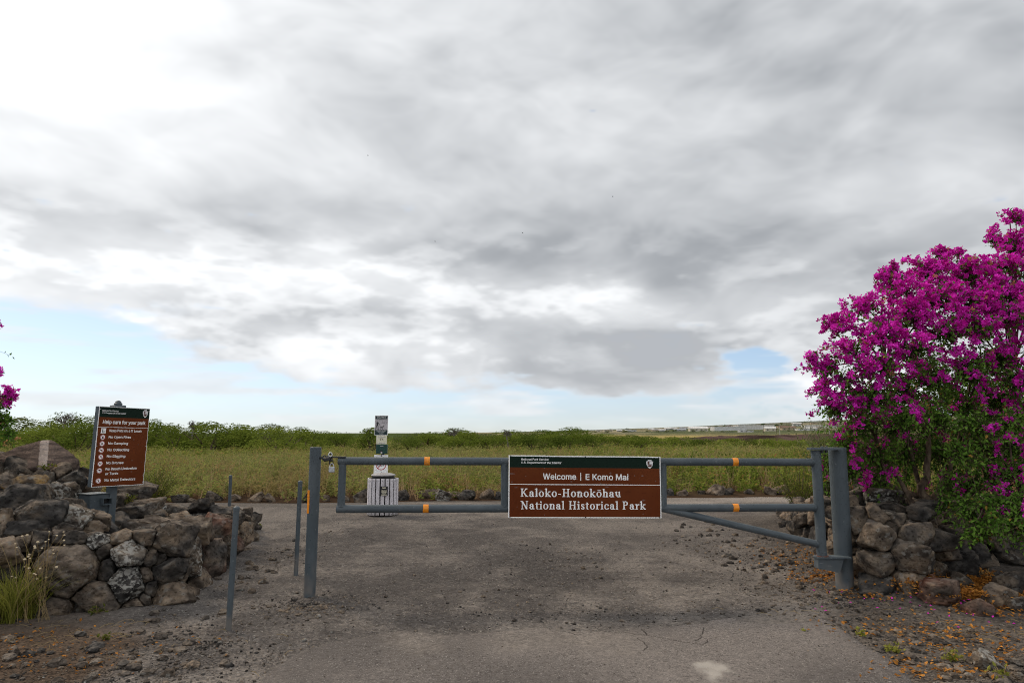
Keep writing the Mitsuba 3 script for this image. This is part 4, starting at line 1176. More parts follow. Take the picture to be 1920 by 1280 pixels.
obj('slot', oriented(box(0.05, -0.1165, 0.07, 0.088, 0.004, 0.05), cx), 'sign_black', cb)

# ------------------------------------------------------------------ pet waste station and litter bin
Yb = float(G(717, 968)[1]) + 0.30
st = thing('pet_waste_station', 'white post behind the litter bin with pet waste signs and a green bag dispenser', 'sign post')
Ys = Yb + 0.42
pb_ = W(715.5, 935, Ys)
obj('post', box(pb_[0] + 0.005, Ys, 0.95, 0.06, 0.05, 1.9, 0.004), 'gate_paint', st)
def board(x0, y0, x1, y1, depth, yo=0.0, skew=0.0):
    return Panel(W(x0, y0, Ys - 0.03 - yo), W(x1, y0 + skew, Ys - 0.03 - yo), W(x0, y1, Ys - 0.03 - yo))
P = board(703.2, 778.6, 727.8, 815.5, 0.004, 0.012)
b1 = obj('notice', P.rect(0, 0, P.w, P.h, -0.004, 0.004), 'sign_white', st, label='pet waste notice with walker and dog')
w, h = P.w, P.h
obj('face', P.rect(0.006, 0.006, w - 0.006, h - 0.006, 0, 0.0015), 'emblem_grey', b1)
obj('band', P.rect(0.010, 0.010, w - 0.010, 0.19 * h, 0.0015, 0.0015), 'station_dark', b1)
obj('band', P.rect(0.010, 0.735 * h, w - 0.010, h - 0.012, 0.0015, 0.0015), 'station_dark', b1)
for s, u0, v, u1, c, mat in (('PET WASTE', 0.16, 0.095, 0.84, 0.021, 'sign_white'), ('TRANSMITS DISEASE', 0.16, 0.155, 0.84, 0.010, 'sign_white'), ('LEASH AND CLEAN', 0.14, 0.262, 0.95, 0.015, 'sign_black'), ('UP AFTER', 0.56, 0.335, 0.95, 0.015, 'sign_black'), ('YOUR PET', 0.56, 0.405, 0.95, 0.015, 'sign_black'),
                          ('PLEASE KEEP', 0.16, 0.806, 0.84, 0.015, 'sign_white'), ('THIS AREA', 0.24, 0.874, 0.76, 0.015, 'sign_white'), ('CLEAN', 0.34, 0.942, 0.66, 0.015, 'sign_white')):
    obj('lettering', P.text(s, u0 * w, v * h, c * 0.92, u1 * w, False, 0.0008, 0.003 if mat == 'sign_white' else 0.0015), mat, b1)
walker = union_all([ell(0.19, -0.32, 0.045, 0.024), Polygon([(0.12, -0.355), (0.26, -0.355), (0.25, -0.50), (0.14, -0.50)]), LineString([(0.16, -0.49), (0.08, -0.70)]).buffer(0.026), LineString([(0.22, -0.49), (0.27, -0.70)]).buffer(0.026), LineString([(0.25, -0.37), (0.37, -0.47)]).buffer(0.018)])
dog = union_all([sbox(0.45, -0.64, 0.62, -0.58), ell(0.66, -0.555, 0.055, 0.028), LineString([(0.47, -0.62), (0.44, -0.70)]).buffer(0.017), LineString([(0.60, -0.62), (0.61, -0.70)]).buffer(0.017), LineString([(0.45, -0.60), (0.41, -0.555)]).buffer(0.013)])
obj('walker', P.flat(affinity.scale(walker, w, h, origin=(0, 0)), 0.0015, 0.001), 'sign_black', b1)
obj('dog', P.flat(affinity.scale(dog, w, h, origin=(0, 0)), 0.0015, 0.001), 'sign_black', b1)
P = board(705.6, 816.2, 725.6, 832.2, 0.004, 0.012)
b2 = obj('notice', P.rect(0, 0, P.w, P.h, -0.004, 0.004), 'cream', st, label='small cream notice')
w, h = P.w, P.h
for v0 in (0.13, 0.20, 0.84, 0.91):
    obj('print_line', P.rect(0.14 * w, v0 * h, 0.86 * w, (v0 + 0.035) * h, 0, 0.0008), 'emblem_grey', b2)
obj('walker', P.flat(affinity.scale(union_all([ell(0.44, -0.30, 0.04, 0.04), LineString([(0.44, -0.36), (0.43, -0.46)]).buffer(0.04), LineString([(0.43, -0.46), (0.40, -0.55)]).buffer(0.02)]), w, h, origin=(0, 0)), 0, 0.0008), 'sign_black', b2)
obj('dog', P.flat(affinity.scale(union_all([sbox(0.56, -0.52, 0.68, -0.44), ell(0.60, -0.41, 0.04, 0.05)]), w, h, origin=(0, 0)), 0, 0.0008), 'sign_black', b2)
P = board(705.2, 833.0, 726.0, 850.0, 0.08, 0.07)
w, h = P.w, P.h
m = box(w / 2, -h / 2, -0.045, w, h, 0.09, 0.006)
b3 = obj('bag_dispenser', P.mesh(m), 'dispenser_green', st, label='dark green bag dispenser')
obj('label_strip', P.rect(0.36 * w, 0.13 * h, 0.66 * w, 0.20 * h, 0.0003, 0.001), 'emblem_grey', b3)
obj('opening', P.flat(ell(0.48 * w, -0.76 * h, 0.13 * w, 0.10 * h), 0.0003, 0.002), 'sign_black', b3)
m = trimesh.creation.icosphere(subdivisions=1, radius=0.012)
m.apply_scale((1.6, 1, 0.5))
m.apply_translation((0.50 * w, -0.90 * h, 0.004))
obj('bag_tip', P.mesh(m), 'sign_white', b3)
P = board(701.6, 852.0, 727.8, 892.0, 0.004, 0.012)
w, h = P.w, P.h
b4 = obj('notice', P.rect(0, 0, P.w, P.h, -0.006, 0.006), 'sign_white', st, label='white exit prohibition sign with a red ring')
cu, cv, cr = 0.51 * w, -0.48 * h, 0.105
obj('lettering', P.text('EXIT', cu - 0.075, -cv + 0.028, 0.062, cu + 0.075, True, 0.001, 0.0), 'sign_black', b4)
ringp = ell(cu, cv, cr).difference(ell(cu, cv, cr - 0.015))
obj('red_ring', P.flat(union_all([ringp, LineString([(cu - cr * 0.7, cv - cr * 0.7), (cu + cr * 0.7, cv + cr * 0.7)]).buffer(0.007)]), 0.001, 0.001), 'sign_red', b4)
for vv in (0.05, 0.90):
    obj('bolt', P.flat(ell(0.52 * w, -vv * h, 0.014), 0, 0.006), 'dark_steel', b4)
hook = LineString([(0.56 * w + 0.03 * math.cos(t), -0.885 * h + 0.022 * math.sin(t)) for t in np.linspace(-1.0, 2.6, 12)]).buffer(0.005)
obj('arrow', P.flat(hook, 0, 0.001), 'sign_black', b4)

bn = thing('litter_bin', 'round slatted grey litter bin with a domed lid behind the gate', 'litter bin')
bc = G(716.8, 968)
bcx, bcy = bc[0] * Yb / bc[1], Yb
zt = W(717, 897.5, Yb - 0.3)[2]
obj('drum', trimesh.creation.cylinder(0.268, zt - 0.03, sections=36, transform=trimesh.transformations.translation_matrix((bcx, bcy, (zt - 0.03) / 2 + 0.02))), 'bin_inside', bn)
NS = 20
for k in range(NS):
    a = 2 * math.pi * (k + 0.5) / NS
    m = box(0, 0, 0, 0.069, 0.022, zt - 0.012, 0.004)
    m.apply_transform(trimesh.transformations.rotation_matrix(a + math.pi / 2, (0, 0, 1)))
    m.apply_translation((bcx + 0.292 * math.cos(a), bcy + 0.292 * math.sin(a), zt / 2 + 0.006 + 0.004 * math.sin(k * 5.1)))
    s = obj('slat', m, 'bin_slat', bn)
    if math.sin(a) < 0.15:
        sc = []
        for zz in (0.035, zt - 0.045):
            q = trimesh.creation.icosphere(subdivisions=1, radius=0.007)
            q.apply_translation((bcx + 0.3035 * math.cos(a), bcy + 0.3035 * math.sin(a), zz))
            sc.append(q)
        obj('screws', cat(sc), 'dark_steel', s)
lidm = trimesh.creation.revolve(np.array([(0, 0.0), (0.20, 0.0), (0.235, 0.008), (0.243, 0.02), (0.238, 0.032), (0.16, 0.058), (0.0, 0.072)]), sections=40)
lidm.apply_translation((bcx, bcy, zt + 0.035))
obj('lid', lidm, 'bin_lid', bn)
ring_ = trimesh.creation.revolve(np.array([(0, 0), (0.225, 0), (0.225, 0.05), (0, 0.05)]), sections=36)
ring_.apply_translation((bcx, bcy, zt - 0.018))
obj('collar', ring_, 'bin_inside', bn)
P = Panel(W(713.2, 911.5, Yb - 0.318), W(727.2, 911.5, Yb - 0.318), W(713.2, 928.8, Yb - 0.318))
pl = obj('plate', P.rect(0, 0, P.w, P.h, -0.012, 0.012), 'sign_black', bn, label='black plate with pale lettering')
for u0, u1, v0, v1 in ((0.25, 0.75, 0.10, 0.20), (0.15, 0.85, 0.42, 0.50), (0.15, 0.85, 0.56, 0.61), (0.2, 0.8, 0.66, 0.71), (0.15, 0.85, 0.86, 0.95)):
    obj('print_line', P.rect(u0 * P.w, v0 * P.h, u1 * P.w, v1 * P.h, 0.0, 0.0008), 'cream', pl)
# ------------------------------------------------------------------ leaves and plants
def leaf_quads(base, direc, side, length, width, fold=0.25, droop=0.15):
    """Folded, pointed leaves (6 points, 4 triangles each) as arrays; returns (V, F, along)."""
    base, direc, side = (np.asarray(x, float) for x in (base, direc, side))
    d, s = norm(direc), norm(side)
    s = norm(s - d * (s * d).sum(-1, keepdims=True))
    n = np.cross(s, d)
    L, Wd = np.asarray(length)[:, None], np.asarray(width)[:, None]
    p0 = base
    mid = base + d * L * 0.48 - n * L * droop * 0.25
    tip = base + d * L - n * L * droop
    l = mid + s * Wd * 0.5 + n * Wd * fold - d * L * 0.06
    r = mid - s * Wd * 0.5 + n * Wd * fold - d * L * 0.06
    V = np.stack([p0, l, mid, r, tip], 1)
    k = len(base)
    o = (np.arange(k) * 5)[:, None, None]
    F = np.array([[0, 2, 1], [0, 3, 2], [1, 2, 4], [2, 3, 4]])[None] + o
    al = np.tile([0.0, 0.5, 0.5, 0.5, 1.0], (k, 1))
    return V.reshape(-1, 3), F.reshape(-1, 3), al.reshape(-1)


def leaf_obj(name, mat, parent, base, direc, side, length, width, tint, fold=0.25, droop=0.15, **kw):
    V, F, al = leaf_quads(base, direc, side, length, width, fold, droop)
    uv = np.stack([np.repeat(tint, 5), al], 1)
    return obj(name, (V, F), mat, parent, smooth=False, uv=uv, **kw)


def rand_dirs(rng, n):
    return norm(rng.normal(size=(n, 3)))


def blades(rng, roots, n, h, spread, width, segs=3):
    """Curved tapering grass blades round each root; returns V, F, along."""
    Vs, Fs, As = [], [], []
    o = 0
    for r0, hh in zip(roots, h):
        for _ in range(n):
            a, b = rng.uniform(0, 2 * np.pi), rng.uniform(0.15, 1) * spread
            dirv = np.array([math.cos(a), math.sin(a), 0])
            L = hh * rng.uniform(0.55, 1.05)
            t = np.linspace(0, 1, segs + 1)[:, None]
            p = r0 + dirv * (0.03 * rng.uniform() + b * L * (0.25 * t + 0.75 * t ** 2)) + np.array([0, 0, 1]) * L * (t - 0.30 * b * t ** 2)
            s = np.cross(dirv, [0, 0, 1]) + 0.5 * rng.normal(size=3)
            s = norm(s)
            w = width * (1 - t ** 1.5 * 0.95)
            V = np.stack([p - s * w, p + s * w], 1).reshape(-1, 3)
            f = []
            for k in range(segs):
                f += [[2 * k, 2 * k + 1, 2 * k + 3], [2 * k, 2 * k + 3, 2 * k + 2]]
            Vs.append(V)
            Fs.append(np.array(f) + o)
            As.append(np.repeat(t[:, 0], 2))
            o += len(V)
    return np.vstack(Vs), np.vstack(Fs), np.concatenate(As)


# ------------------------------------------------------------------ bougainvillea
def bougainvillea(name, label, trunk_base, lumps, seed, stems):
    """lumps: (centre, radius, flowers 0-1, leaf brightness 0-1 with the shrub's inner shade put into it, shoots). Canes run from the trunk to every lump; shoots leave the canes and carry leaves and, at their ends, bracts."""
    rng = np.random.default_rng(seed)
    key = thing(name, label, 'flowering shrub')
    hub = trunk_base + np.array([0.0, 0.0, 0.55])
    for k, pts in enumerate(stems):
        pts = np.array(pts)
        t = np.linspace(0, 1, 9)
        P_ = np.stack([np.interp(t, np.linspace(0, 1, len(pts)), pts[:, c]) for c in range(3)], 1)
        P_[1:-1] += rng.normal(0, 0.012, P_[1:-1].shape)
        obj('trunk' if k == 0 else 'stem', tube(P_, np.linspace(0.055 if k == 0 else 0.032, 0.022 if k == 0 else 0.012, 9), 9), 'bark', key, smooth=True)
    heads = [np.array(s[-1]) for s in stems]
    LB_, LD, LS, LL, LT = [], [], [], [], []
    FB, FD, FS, FL, FT = [], [], [], [], []
    XB, XD, XS, XL, XT = [], [], [], [], []
    twigs, canes = [], []
    allc = np.array([l[0] for l in lumps])
    mid = allc.mean(0)
    for (c, r, fl, br, ns) in lumps:
        ns = int(ns * (1.12 if fl > 0.6 else 1.5 if fl > 0.3 else 3.4))
        c = np.asarray(c, float)
        h = heads[int(np.argmin([np.linalg.norm(q - c) for q in heads]))]
        t = np.linspace(0, 1, 8)[:, None]
        ctrl = (h + c) / 2 + np.array([0, 0, 0.22 * np.linalg.norm(c - h)]) + rng.normal(0, 0.10, 3)
        cane = (1 - t) ** 2 * h + 2 * t * (1 - t) * ctrl + t ** 2 * c
        canes.append(tube(cane, np.linspace(0.013, 0.005, 8), 5, False))
        outw = norm(c - (mid * 0.5 + trunk_base * 0.5) + 1e-6)
        for _ in range(ns):
            u = rng.uniform(0.0, 1) ** 0.7
            st = c + rand_dirs(rng, 1)[0] * r * 0.45 * rng.uniform(0, 1)
            d = norm(rng.normal(size=3) + 0.75 * outw + np.array([0, 0, 0.35]))
            Ls = r * rng.uniform(0.55, 1.15) * (rng.uniform(1.4, 2.0) if rng.random() < 0.05 else 1)
            m = max(5, int(Ls / 0.026))
            tt = np.linspace(0, 1, m)[:, None]
            path = st + d * Ls * tt + np.array([0, 0, -0.30 * Ls]) * tt ** 2
            twigs.append(tube(path[:: max(1, m // 4)], np.linspace(0.0035, 0.0012, len(path[:: max(1, m // 4)])), 3, False))
            side0 = norm(np.cross(d, rng.normal(size=3)))
            flowered = rng.random() < fl * 0.92
            for q in range(m):
                tq = q / m
                if flowered and tq > 0.70 and rng.random() < 0.40: continue
                if rng.random() < 0.22: continue
                s = side0 * (1 if q % 2 else -1) + rng.normal(0, 0.45, 3)
                ld = norm(norm(s) + 0.55 * d + np.array([0, 0, -0.25]))
                LB_.append(path[q])
                LD.append(ld)
                LS.append(np.cross(ld, rng.normal(size=3) * 0.6 + np.array([0, 0, 1.0])))
                LL.append(rng.uniform(0.036, 0.070) * (1 - 0.25 * tq))
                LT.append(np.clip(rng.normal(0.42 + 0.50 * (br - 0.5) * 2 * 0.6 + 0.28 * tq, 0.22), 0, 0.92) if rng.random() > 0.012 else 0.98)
            if flowered:
                for _k in range(rng.integers(4, 9)):
                    tq = rng.uniform(0.62, 1.0)
                    pc_ = path[min(m - 1, int(tq * m))] + rand_dirs(rng, 1)[0] * 0.035
                    tone = np.clip(rng.normal(0.45, 0.30), 0.02, 0.90)
                    dry = rng.random() < 0.022
                    for _f in range(rng.integers(2, 5)):
                        pf = pc_ + rand_dirs(rng, 1)[0] * 0.022
                        ax = norm(rng.normal(size=3) + 0.9 * d + np.array([0, 0, 0.1]))
                        e1 = norm(np.cross(ax, rng.normal(size=3)))
                        e2 = np.cross(ax, e1)
                        for b in range(3):
                            an = b * 2.094 + 0.3 * rng.normal()
                            rad = math.cos(an) * e1 + math.sin(an) * e2
                            FB.append(pf)
                            FD.append(norm(ax * 0.75 + rad))
                            FS.append(np.cross(ax, rad))
                            FL.append(rng.uniform(0.022, 0.035))
                            FT.append(0.97 if dry else np.clip(tone + rng.normal(0, 0.10), 0.02, 0.92))
            elif rng.random() < 0.016 and br > 0.35:
                for _f in range(3):
                    pf = path[-1] + rand_dirs(rng, 1)[0] * 0.03
                    for b in range(3):
                        q = rand_dirs(rng, 1)[0]
                        XB.append(pf); XD.append(q); XS.append(rand_dirs(rng, 1)[0]); XL.append(rng.uniform(0.024, 0.034)); XT.append(rng.uniform(0, 0.92))
    obj('branches', cat(canes), 'bark', key, smooth=True, kind='stuff')
    obj('twigs', cat(twigs), 'bark', key, smooth=True, kind='stuff')
    A_ = lambda x: np.array(x)
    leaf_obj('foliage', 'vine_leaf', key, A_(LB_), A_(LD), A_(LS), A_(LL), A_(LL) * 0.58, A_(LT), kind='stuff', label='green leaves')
    if FB: leaf_obj('flowers', 'bract', key, A_(FB), A_(FD), A_(FS), A_(FL), A_(FL) * 0.82, A_(FT), 0.22, -0.10, kind='stuff', label='magenta papery bracts')
    if XB: leaf_obj('faded_flowers', 'dry_bract', key, A_(XB), A_(XD), A_(XS), A_(XL), A_(XL) * 0.8, A_(XT), kind='stuff', label='faded peach bracts')
    print('bougainvillea', len(LB_), len(FB))
    return key


def L_(px, py, Y, rpx, fl, br, ns):
    return (W(px, py, Y), rpx * Y / FOC, fl, br, ns)


tb = W(1738, 948, 7.75)
BIG = [
    # the flowering dome, from its left tip over the top and out of the frame
    L_(1552, 690, 7.3, 34, 0.6, 0.4, 22), L_(1525, 674, 7.3, 17, 0.45, 0.4, 7), L_(1545, 735, 7.3, 26, 0.42, 0.4, 16), L_(1580, 615, 7.4, 34, 0.85, 0.4, 26), L_(1600, 660, 7.2, 44, 0.7, 0.4, 38), L_(1590, 720, 7.2, 44, 0.42, 0.5, 30),
    L_(1625, 580, 7.4, 40, 0.9, 0.4, 34), L_(1650, 630, 7.2, 52, 0.92, 0.4, 48), L_(1655, 690, 7.1, 52, 0.48, 0.5, 40), L_(1640, 750, 7.2, 48, 0.2, 0.3, 38), L_(1575, 770, 7.3, 36, 0.2, 0.4, 22),
    L_(1688, 548, 7.6, 42, 0.92, 0.4, 38), L_(1710, 600, 7.3, 54, 0.95, 0.4, 54), L_(1715, 660, 7.1, 54, 0.48, 0.4, 40), L_(1680, 516, 7.7, 26, 0.45, 0.5, 14), L_(1662, 520, 7.7, 15, 0.3, 0.5, 6),
    L_(1745, 520, 7.7, 46, 0.95, 0.4, 46), L_(1760, 570, 7.4, 56, 0.97, 0.4, 56), L_(1775, 630, 7.2, 54, 0.55, 0.4, 40), L_(1760, 484, 7.8, 24, 0.85, 0.4, 16), L_(1795, 478, 7.9, 17, 0.4, 0.5, 7),
    L_(1815, 520, 7.7, 48, 0.95, 0.4, 46), L_(1825, 575, 7.4, 56, 0.97, 0.4, 56), L_(1835, 630, 7.2, 54, 0.5, 0.4, 38), L_(1865, 510, 7.8, 48, 0.9, 0.4, 44), L_(1880, 560, 7.5, 54, 0.95, 0.4, 54), L_(1890, 600, 7.2, 52, 0.75, 0.4, 42),
    L_(1868, 455, 8.0, 26, 0.7, 0.5, 16), L_(1900, 470, 7.9, 40, 0.85, 0.4, 34), L_(1905, 415, 8.0, 24, 0.75, 0.5, 16), L_(1893, 400, 8.0, 12, 0.7, 0.4, 5), L_(1930, 520, 7.6, 54, 0.9, 0.4, 44), L_(1935, 590, 7.3, 54, 0.9, 0.4, 44), L_(1940, 440, 8.0, 44, 0.8, 0.4, 30),
    # leafy middle, thin enough for the sky to show through
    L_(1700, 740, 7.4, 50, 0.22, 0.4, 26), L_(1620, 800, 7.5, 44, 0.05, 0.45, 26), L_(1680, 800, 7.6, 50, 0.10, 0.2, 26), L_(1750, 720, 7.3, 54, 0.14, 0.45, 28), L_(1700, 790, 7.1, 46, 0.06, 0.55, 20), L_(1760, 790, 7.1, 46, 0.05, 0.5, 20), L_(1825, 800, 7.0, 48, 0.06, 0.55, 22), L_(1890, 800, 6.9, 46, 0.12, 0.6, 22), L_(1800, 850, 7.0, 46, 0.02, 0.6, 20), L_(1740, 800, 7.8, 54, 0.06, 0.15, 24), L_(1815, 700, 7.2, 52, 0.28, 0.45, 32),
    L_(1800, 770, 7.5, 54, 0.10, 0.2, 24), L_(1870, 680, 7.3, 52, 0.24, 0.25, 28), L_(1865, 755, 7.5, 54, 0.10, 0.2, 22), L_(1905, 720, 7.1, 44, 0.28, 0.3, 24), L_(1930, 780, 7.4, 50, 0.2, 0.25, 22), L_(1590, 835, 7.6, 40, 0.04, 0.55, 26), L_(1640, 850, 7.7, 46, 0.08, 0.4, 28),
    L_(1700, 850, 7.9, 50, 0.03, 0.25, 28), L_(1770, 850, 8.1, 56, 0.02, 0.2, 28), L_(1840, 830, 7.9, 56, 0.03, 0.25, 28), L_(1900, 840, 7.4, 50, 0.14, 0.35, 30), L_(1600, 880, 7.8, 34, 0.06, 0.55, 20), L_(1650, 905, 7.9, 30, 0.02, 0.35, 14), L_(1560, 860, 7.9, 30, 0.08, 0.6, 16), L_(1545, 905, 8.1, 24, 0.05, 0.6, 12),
    L_(1660, 780, 8.2, 60, 0.04, 0.2, 24), L_(1720, 770, 8.4, 60, 0.04, 0.2, 24), L_(1780, 740, 8.3, 60, 0.08, 0.2, 26), L_(1840, 730, 8.2, 60, 0.08, 0.2, 26), L_(1900, 770, 8.2, 60, 0.06, 0.2, 26), L_(1730, 690, 8.0, 56, 0.2, 0.2, 22), L_(1850, 780, 8.5, 62, 0.02, 0.2, 24), L_(1800, 820, 8.6, 62, 0.0, 0.2, 26), L_(1735, 840, 8.5, 60, 0.0, 0.2, 26), L_(1680, 840, 8.3, 56, 0.02, 0.3, 24), L_(1870, 860, 8.4, 62, 0.0, 0.25, 28), L_(1660, 870, 7.8, 36, 0.03, 0.4, 16), L_(1615, 760, 7.6, 44, 0.15, 0.35, 20),  # rear lumps: interior shade painted as a darker leaf tint
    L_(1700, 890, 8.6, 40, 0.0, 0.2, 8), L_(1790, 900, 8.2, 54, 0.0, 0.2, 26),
    # green sprays hanging over the wall at the lower right
    L_(1795, 905, 7.3, 42, 0.03, 0.43, 32), L_(1850, 890, 7.1, 48, 0.08, 0.43, 38), L_(1905, 890, 6.9, 48, 0.14, 0.47, 38), L_(1810, 950, 7.0, 40, 0.0, 0.51, 34), L_(1862, 945, 6.8, 46, 0.03, 0.55, 40), L_(1912, 950, 6.7, 44, 0.08, 0.58, 40), L_(1835, 985, 6.8, 26, 0.0, 0.66, 20), L_(1880, 985, 6.6, 34, 0.0, 0.62, 28), L_(1920, 990, 6.5, 30, 0.0, 0.62, 22),
    L_(1822, 1000, 6.75, 16, 0.0, 0.70, 8), L_(1775, 935, 7.2, 22, 0.0, 0.39, 8), L_(1950, 900, 6.8, 50, 0.1, 0.47, 30), L_(1960, 650, 7.2, 60, 0.6, 0.31, 40), L_(1990, 560, 7.6, 70, 0.8, 0.31, 40), L_(1990, 760, 7.4, 70, 0.2, 0.23, 30), L_(2010, 450, 7.9, 60, 0.7, 0.31, 24), L_(2050, 660, 7.7, 80, 0.5, 0.23, 34), L_(2040, 860, 7.2, 80, 0.1, 0.39, 34)]
stems = [[tb, W(1728, 925, 7.75), W(1732, 895, 7.75), W(1742, 850, 7.8), W(1735, 780, 7.7)],
         [W(1712, 955, 7.7), W(1700, 925, 7.7), W(1690, 905, 7.7), W(1665, 880, 7.7), W(1645, 830, 7.6)],
         [W(1722, 930, 7.8), W(1690, 918, 7.85), W(1660, 905, 7.9), W(1640, 895, 7.9)],
         [tb + np.array([0.05, 0.1, 0]), W(1765, 905, 7.9), W(1790, 860, 7.9), W(1810, 760, 7.7)],
         [tb + np.array([0.1, 0.05, 0]), W(1790, 925, 7.6), W(1850, 905, 7.3), W(1900, 895, 7.1)],
         [tb + np.array([0.08, 0.2, 0]), W(1800, 900, 8.0), W(1860, 800, 7.9), W(1900, 690, 7.7)],
         [tb, W(1715, 880, 7.9), W(1690, 780, 7.7), W(1660, 700, 7.5)]]
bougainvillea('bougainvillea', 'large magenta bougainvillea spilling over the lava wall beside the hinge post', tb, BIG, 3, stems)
tb2 = W(-70, 900, 8.2)
SMALL = [L_(16, 740, 8.0, 13, 0.55, 0.4, 8), L_(-14, 752, 8.0, 22, 0.15, 0.4, 14), L_(-8, 770, 7.95, 22, 0.0, 0.5, 9), L_(-8, 700, 8.0, 11, 0.5, 0.4, 6), L_(-45, 705, 8.1, 36, 0.05, 0.4, 24), L_(-12, 602, 8.1, 8, 0.4, 0.5, 3), L_(-62, 645, 8.2, 36, 0.05, 0.4, 16), L_(-4, 792, 7.9, 28, 0.02, 0.45, 20), L_(14, 815, 7.9, 17, 0.0, 0.5, 8), L_(-40, 830, 8.0, 40, 0.02, 0.4, 26), L_(-75, 760, 8.1, 50, 0.05, 0.4, 26),
         L_(13, 785, 7.9, 14, 0.02, 0.5, 6), L_(-90, 850, 8.1, 50, 0.1, 0.4, 22), L_(-120, 680, 8.3, 54, 0.5, 0.4, 20)]
stems2 = [[tb2, W(-68, 850, 8.2), W(-60, 800, 8.15), W(-50, 730, 8.15)], [tb2 + np.array([0.06, 0, 0]), W(-50, 860, 8.1), W(-25, 820, 8.0), W(-12, 770, 8.0)]]
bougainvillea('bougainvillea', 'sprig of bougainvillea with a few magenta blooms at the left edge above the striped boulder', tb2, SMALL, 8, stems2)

# ------------------------------------------------------------------ small plants near the camera
rg = np.random.default_rng(21)
gb = G(22, 1172)
gb[2] = gz(gb[0], gb[1])
tg = thing('grass_tuft', 'yellow green grass tuft with dry seed heads at the foot of the left wall', 'grass tuft')
roots = np.array([gb + np.array([rg.normal(0, 0.06), rg.normal(0, 0.05), -0.01]) for _ in range(22)])
V, F, al = blades(rg, roots, 34, rg.uniform(0.40, 0.68, 22), 0.95, 0.0036, 4)
tint = np.repeat(np.clip(rg.normal(0.5, 0.26, len(V) // 10 + 1), 0, 1), 10)[:len(V)]
obj('blades', (V, F), 'tuft_grass', tg, smooth=False, uv=np.stack([tint, al], 1), kind='stuff')
stalks, headsm = [], []
for k in range(36):
    px, py = rg.uniform(-6, 130), rg.uniform(992, 1085)
    top = W(px, py, gb[1] + rg.uniform(-0.25, 0.12))
    st0 = gb + np.array([rg.uniform(-0.1, 0.30), rg.uniform(-0.1, 0.1), 0.0])
    t = np.linspace(0, 1, 6)[:, None]
    pth = st0 * (1 - t) + top * t + np.array([0, 0, 0.10]) * (t * (1 - t))
    stalks.append(tube(pth, 0.0016, 3, False))
    hm = trimesh.creation.icosphere(subdivisions=1, radius=rg.uniform(0.007, 0.012))
    hm.apply_scale((1, 1, 0.75))
    hm.apply_translation(top)
    headsm.append(hm)
bsdf('dry_stalk', {'type': 'diffuse', 'reflectance': rgb(0.30, 0.22, 0.11)})
bsdf('seed_head', {'type': 'diffuse', 'reflectance': rgb(0.58, 0.48, 0.33)})
obj('stalks', cat(stalks), 'dry_stalk', tg, kind='stuff')
obj('seed_heads', cat(headsm), 'seed_head', tg, kind='stuff', label='round dry flower heads')


def weed(px, py, hgt, n, label, mat='weed_leaf', Yd=None, z=None, spread=0.8):
    b = G(px, py) if Yd is None else W(px, py, Yd)
    if Yd is None: b[2] = gz(b[0], b[1])
    rng = np.random.default_rng(int(px * 7 + py))
    key = thing('weed', label, 'weed')
    st, B_, D_, S_, LN, TN_ = [], [], [], [], [], []
    for k in range(n):
        d = norm(np.array([rng.normal(0, spread), rng.normal(0, spread), 1.0]))
        Lk = hgt * rng.uniform(0.5, 1.0)
        t = np.linspace(0, 1, 6)[:, None]
        pth = b + d * Lk * t + np.array([0, 0, -0.2 * Lk]) * t ** 2
        st.append(tube(pth, 0.002, 3, False))
        for q in range(max(4, int(Lk / 0.022))):
            tq = rng.uniform(0.1, 1)
            B_.append(b + d * Lk * tq + np.array([0, 0, -0.2 * Lk]) * tq ** 2)
            D_.append(norm(rng.normal(size=3) + np.array([0, 0, 0.2])))
            S_.append(rng.normal(size=3))
            LN.append(rng.uniform(0.022, 0.045))
            TN_.append(np.clip(rng.normal(0.5, 0.25), 0, 1))
    obj('stems', cat(st), 'dry_stalk', key, kind='stuff')
    leaf_obj('leaves', mat, key, np.array(B_), np.array(D_), np.array(S_), np.array(LN), np.array(LN) * 0.55, np.array(TN_), kind='stuff')


weed(180, 1160, 0.16, 9, 'small green weed under the overhanging stone of the left wall')
weed(195, 1201, 0.09, 6, 'tiny green seedling on the bare earth before the left wall')
weed(88, 880, 0.16, 8, 'green weed growing at the foot of the striped boulder stripe', Yd=8.0)
weed(1512, 1185, 0.05, 4, 'tiny dry sprig at the right edge of the asphalt', 'tuft_grass')
weed(1612, 1192, 0.08, 6, 'small pale grass sprig on the asphalt border at the right', 'tuft_grass')
weed(1680, 1222, 0.11, 12, 'low yellowish weed on the gravel right of the asphalt, in the bottom right part', 'tuft_grass')
weed(1790, 1240, 0.12, 14, 'dry yellow weed among the gravel and leaves in the bottom right corner', 'tuft_grass')
weed(1880, 1275, 0.14, 12, 'low green yellow weed at the very bottom right corner', 'tuft_grass')
weed(484, 988, 0.12, 7, 'small weed at the far right foot of the left wall')
weed(1852, 1098, 0.20, 9, 'dry brown grass clump in the leaf litter at the right', 'litter', spread=0.5)
weed(238, 945, 0.20, 10, 'green weed between the rocks behind the metal box', Yd=9.0)


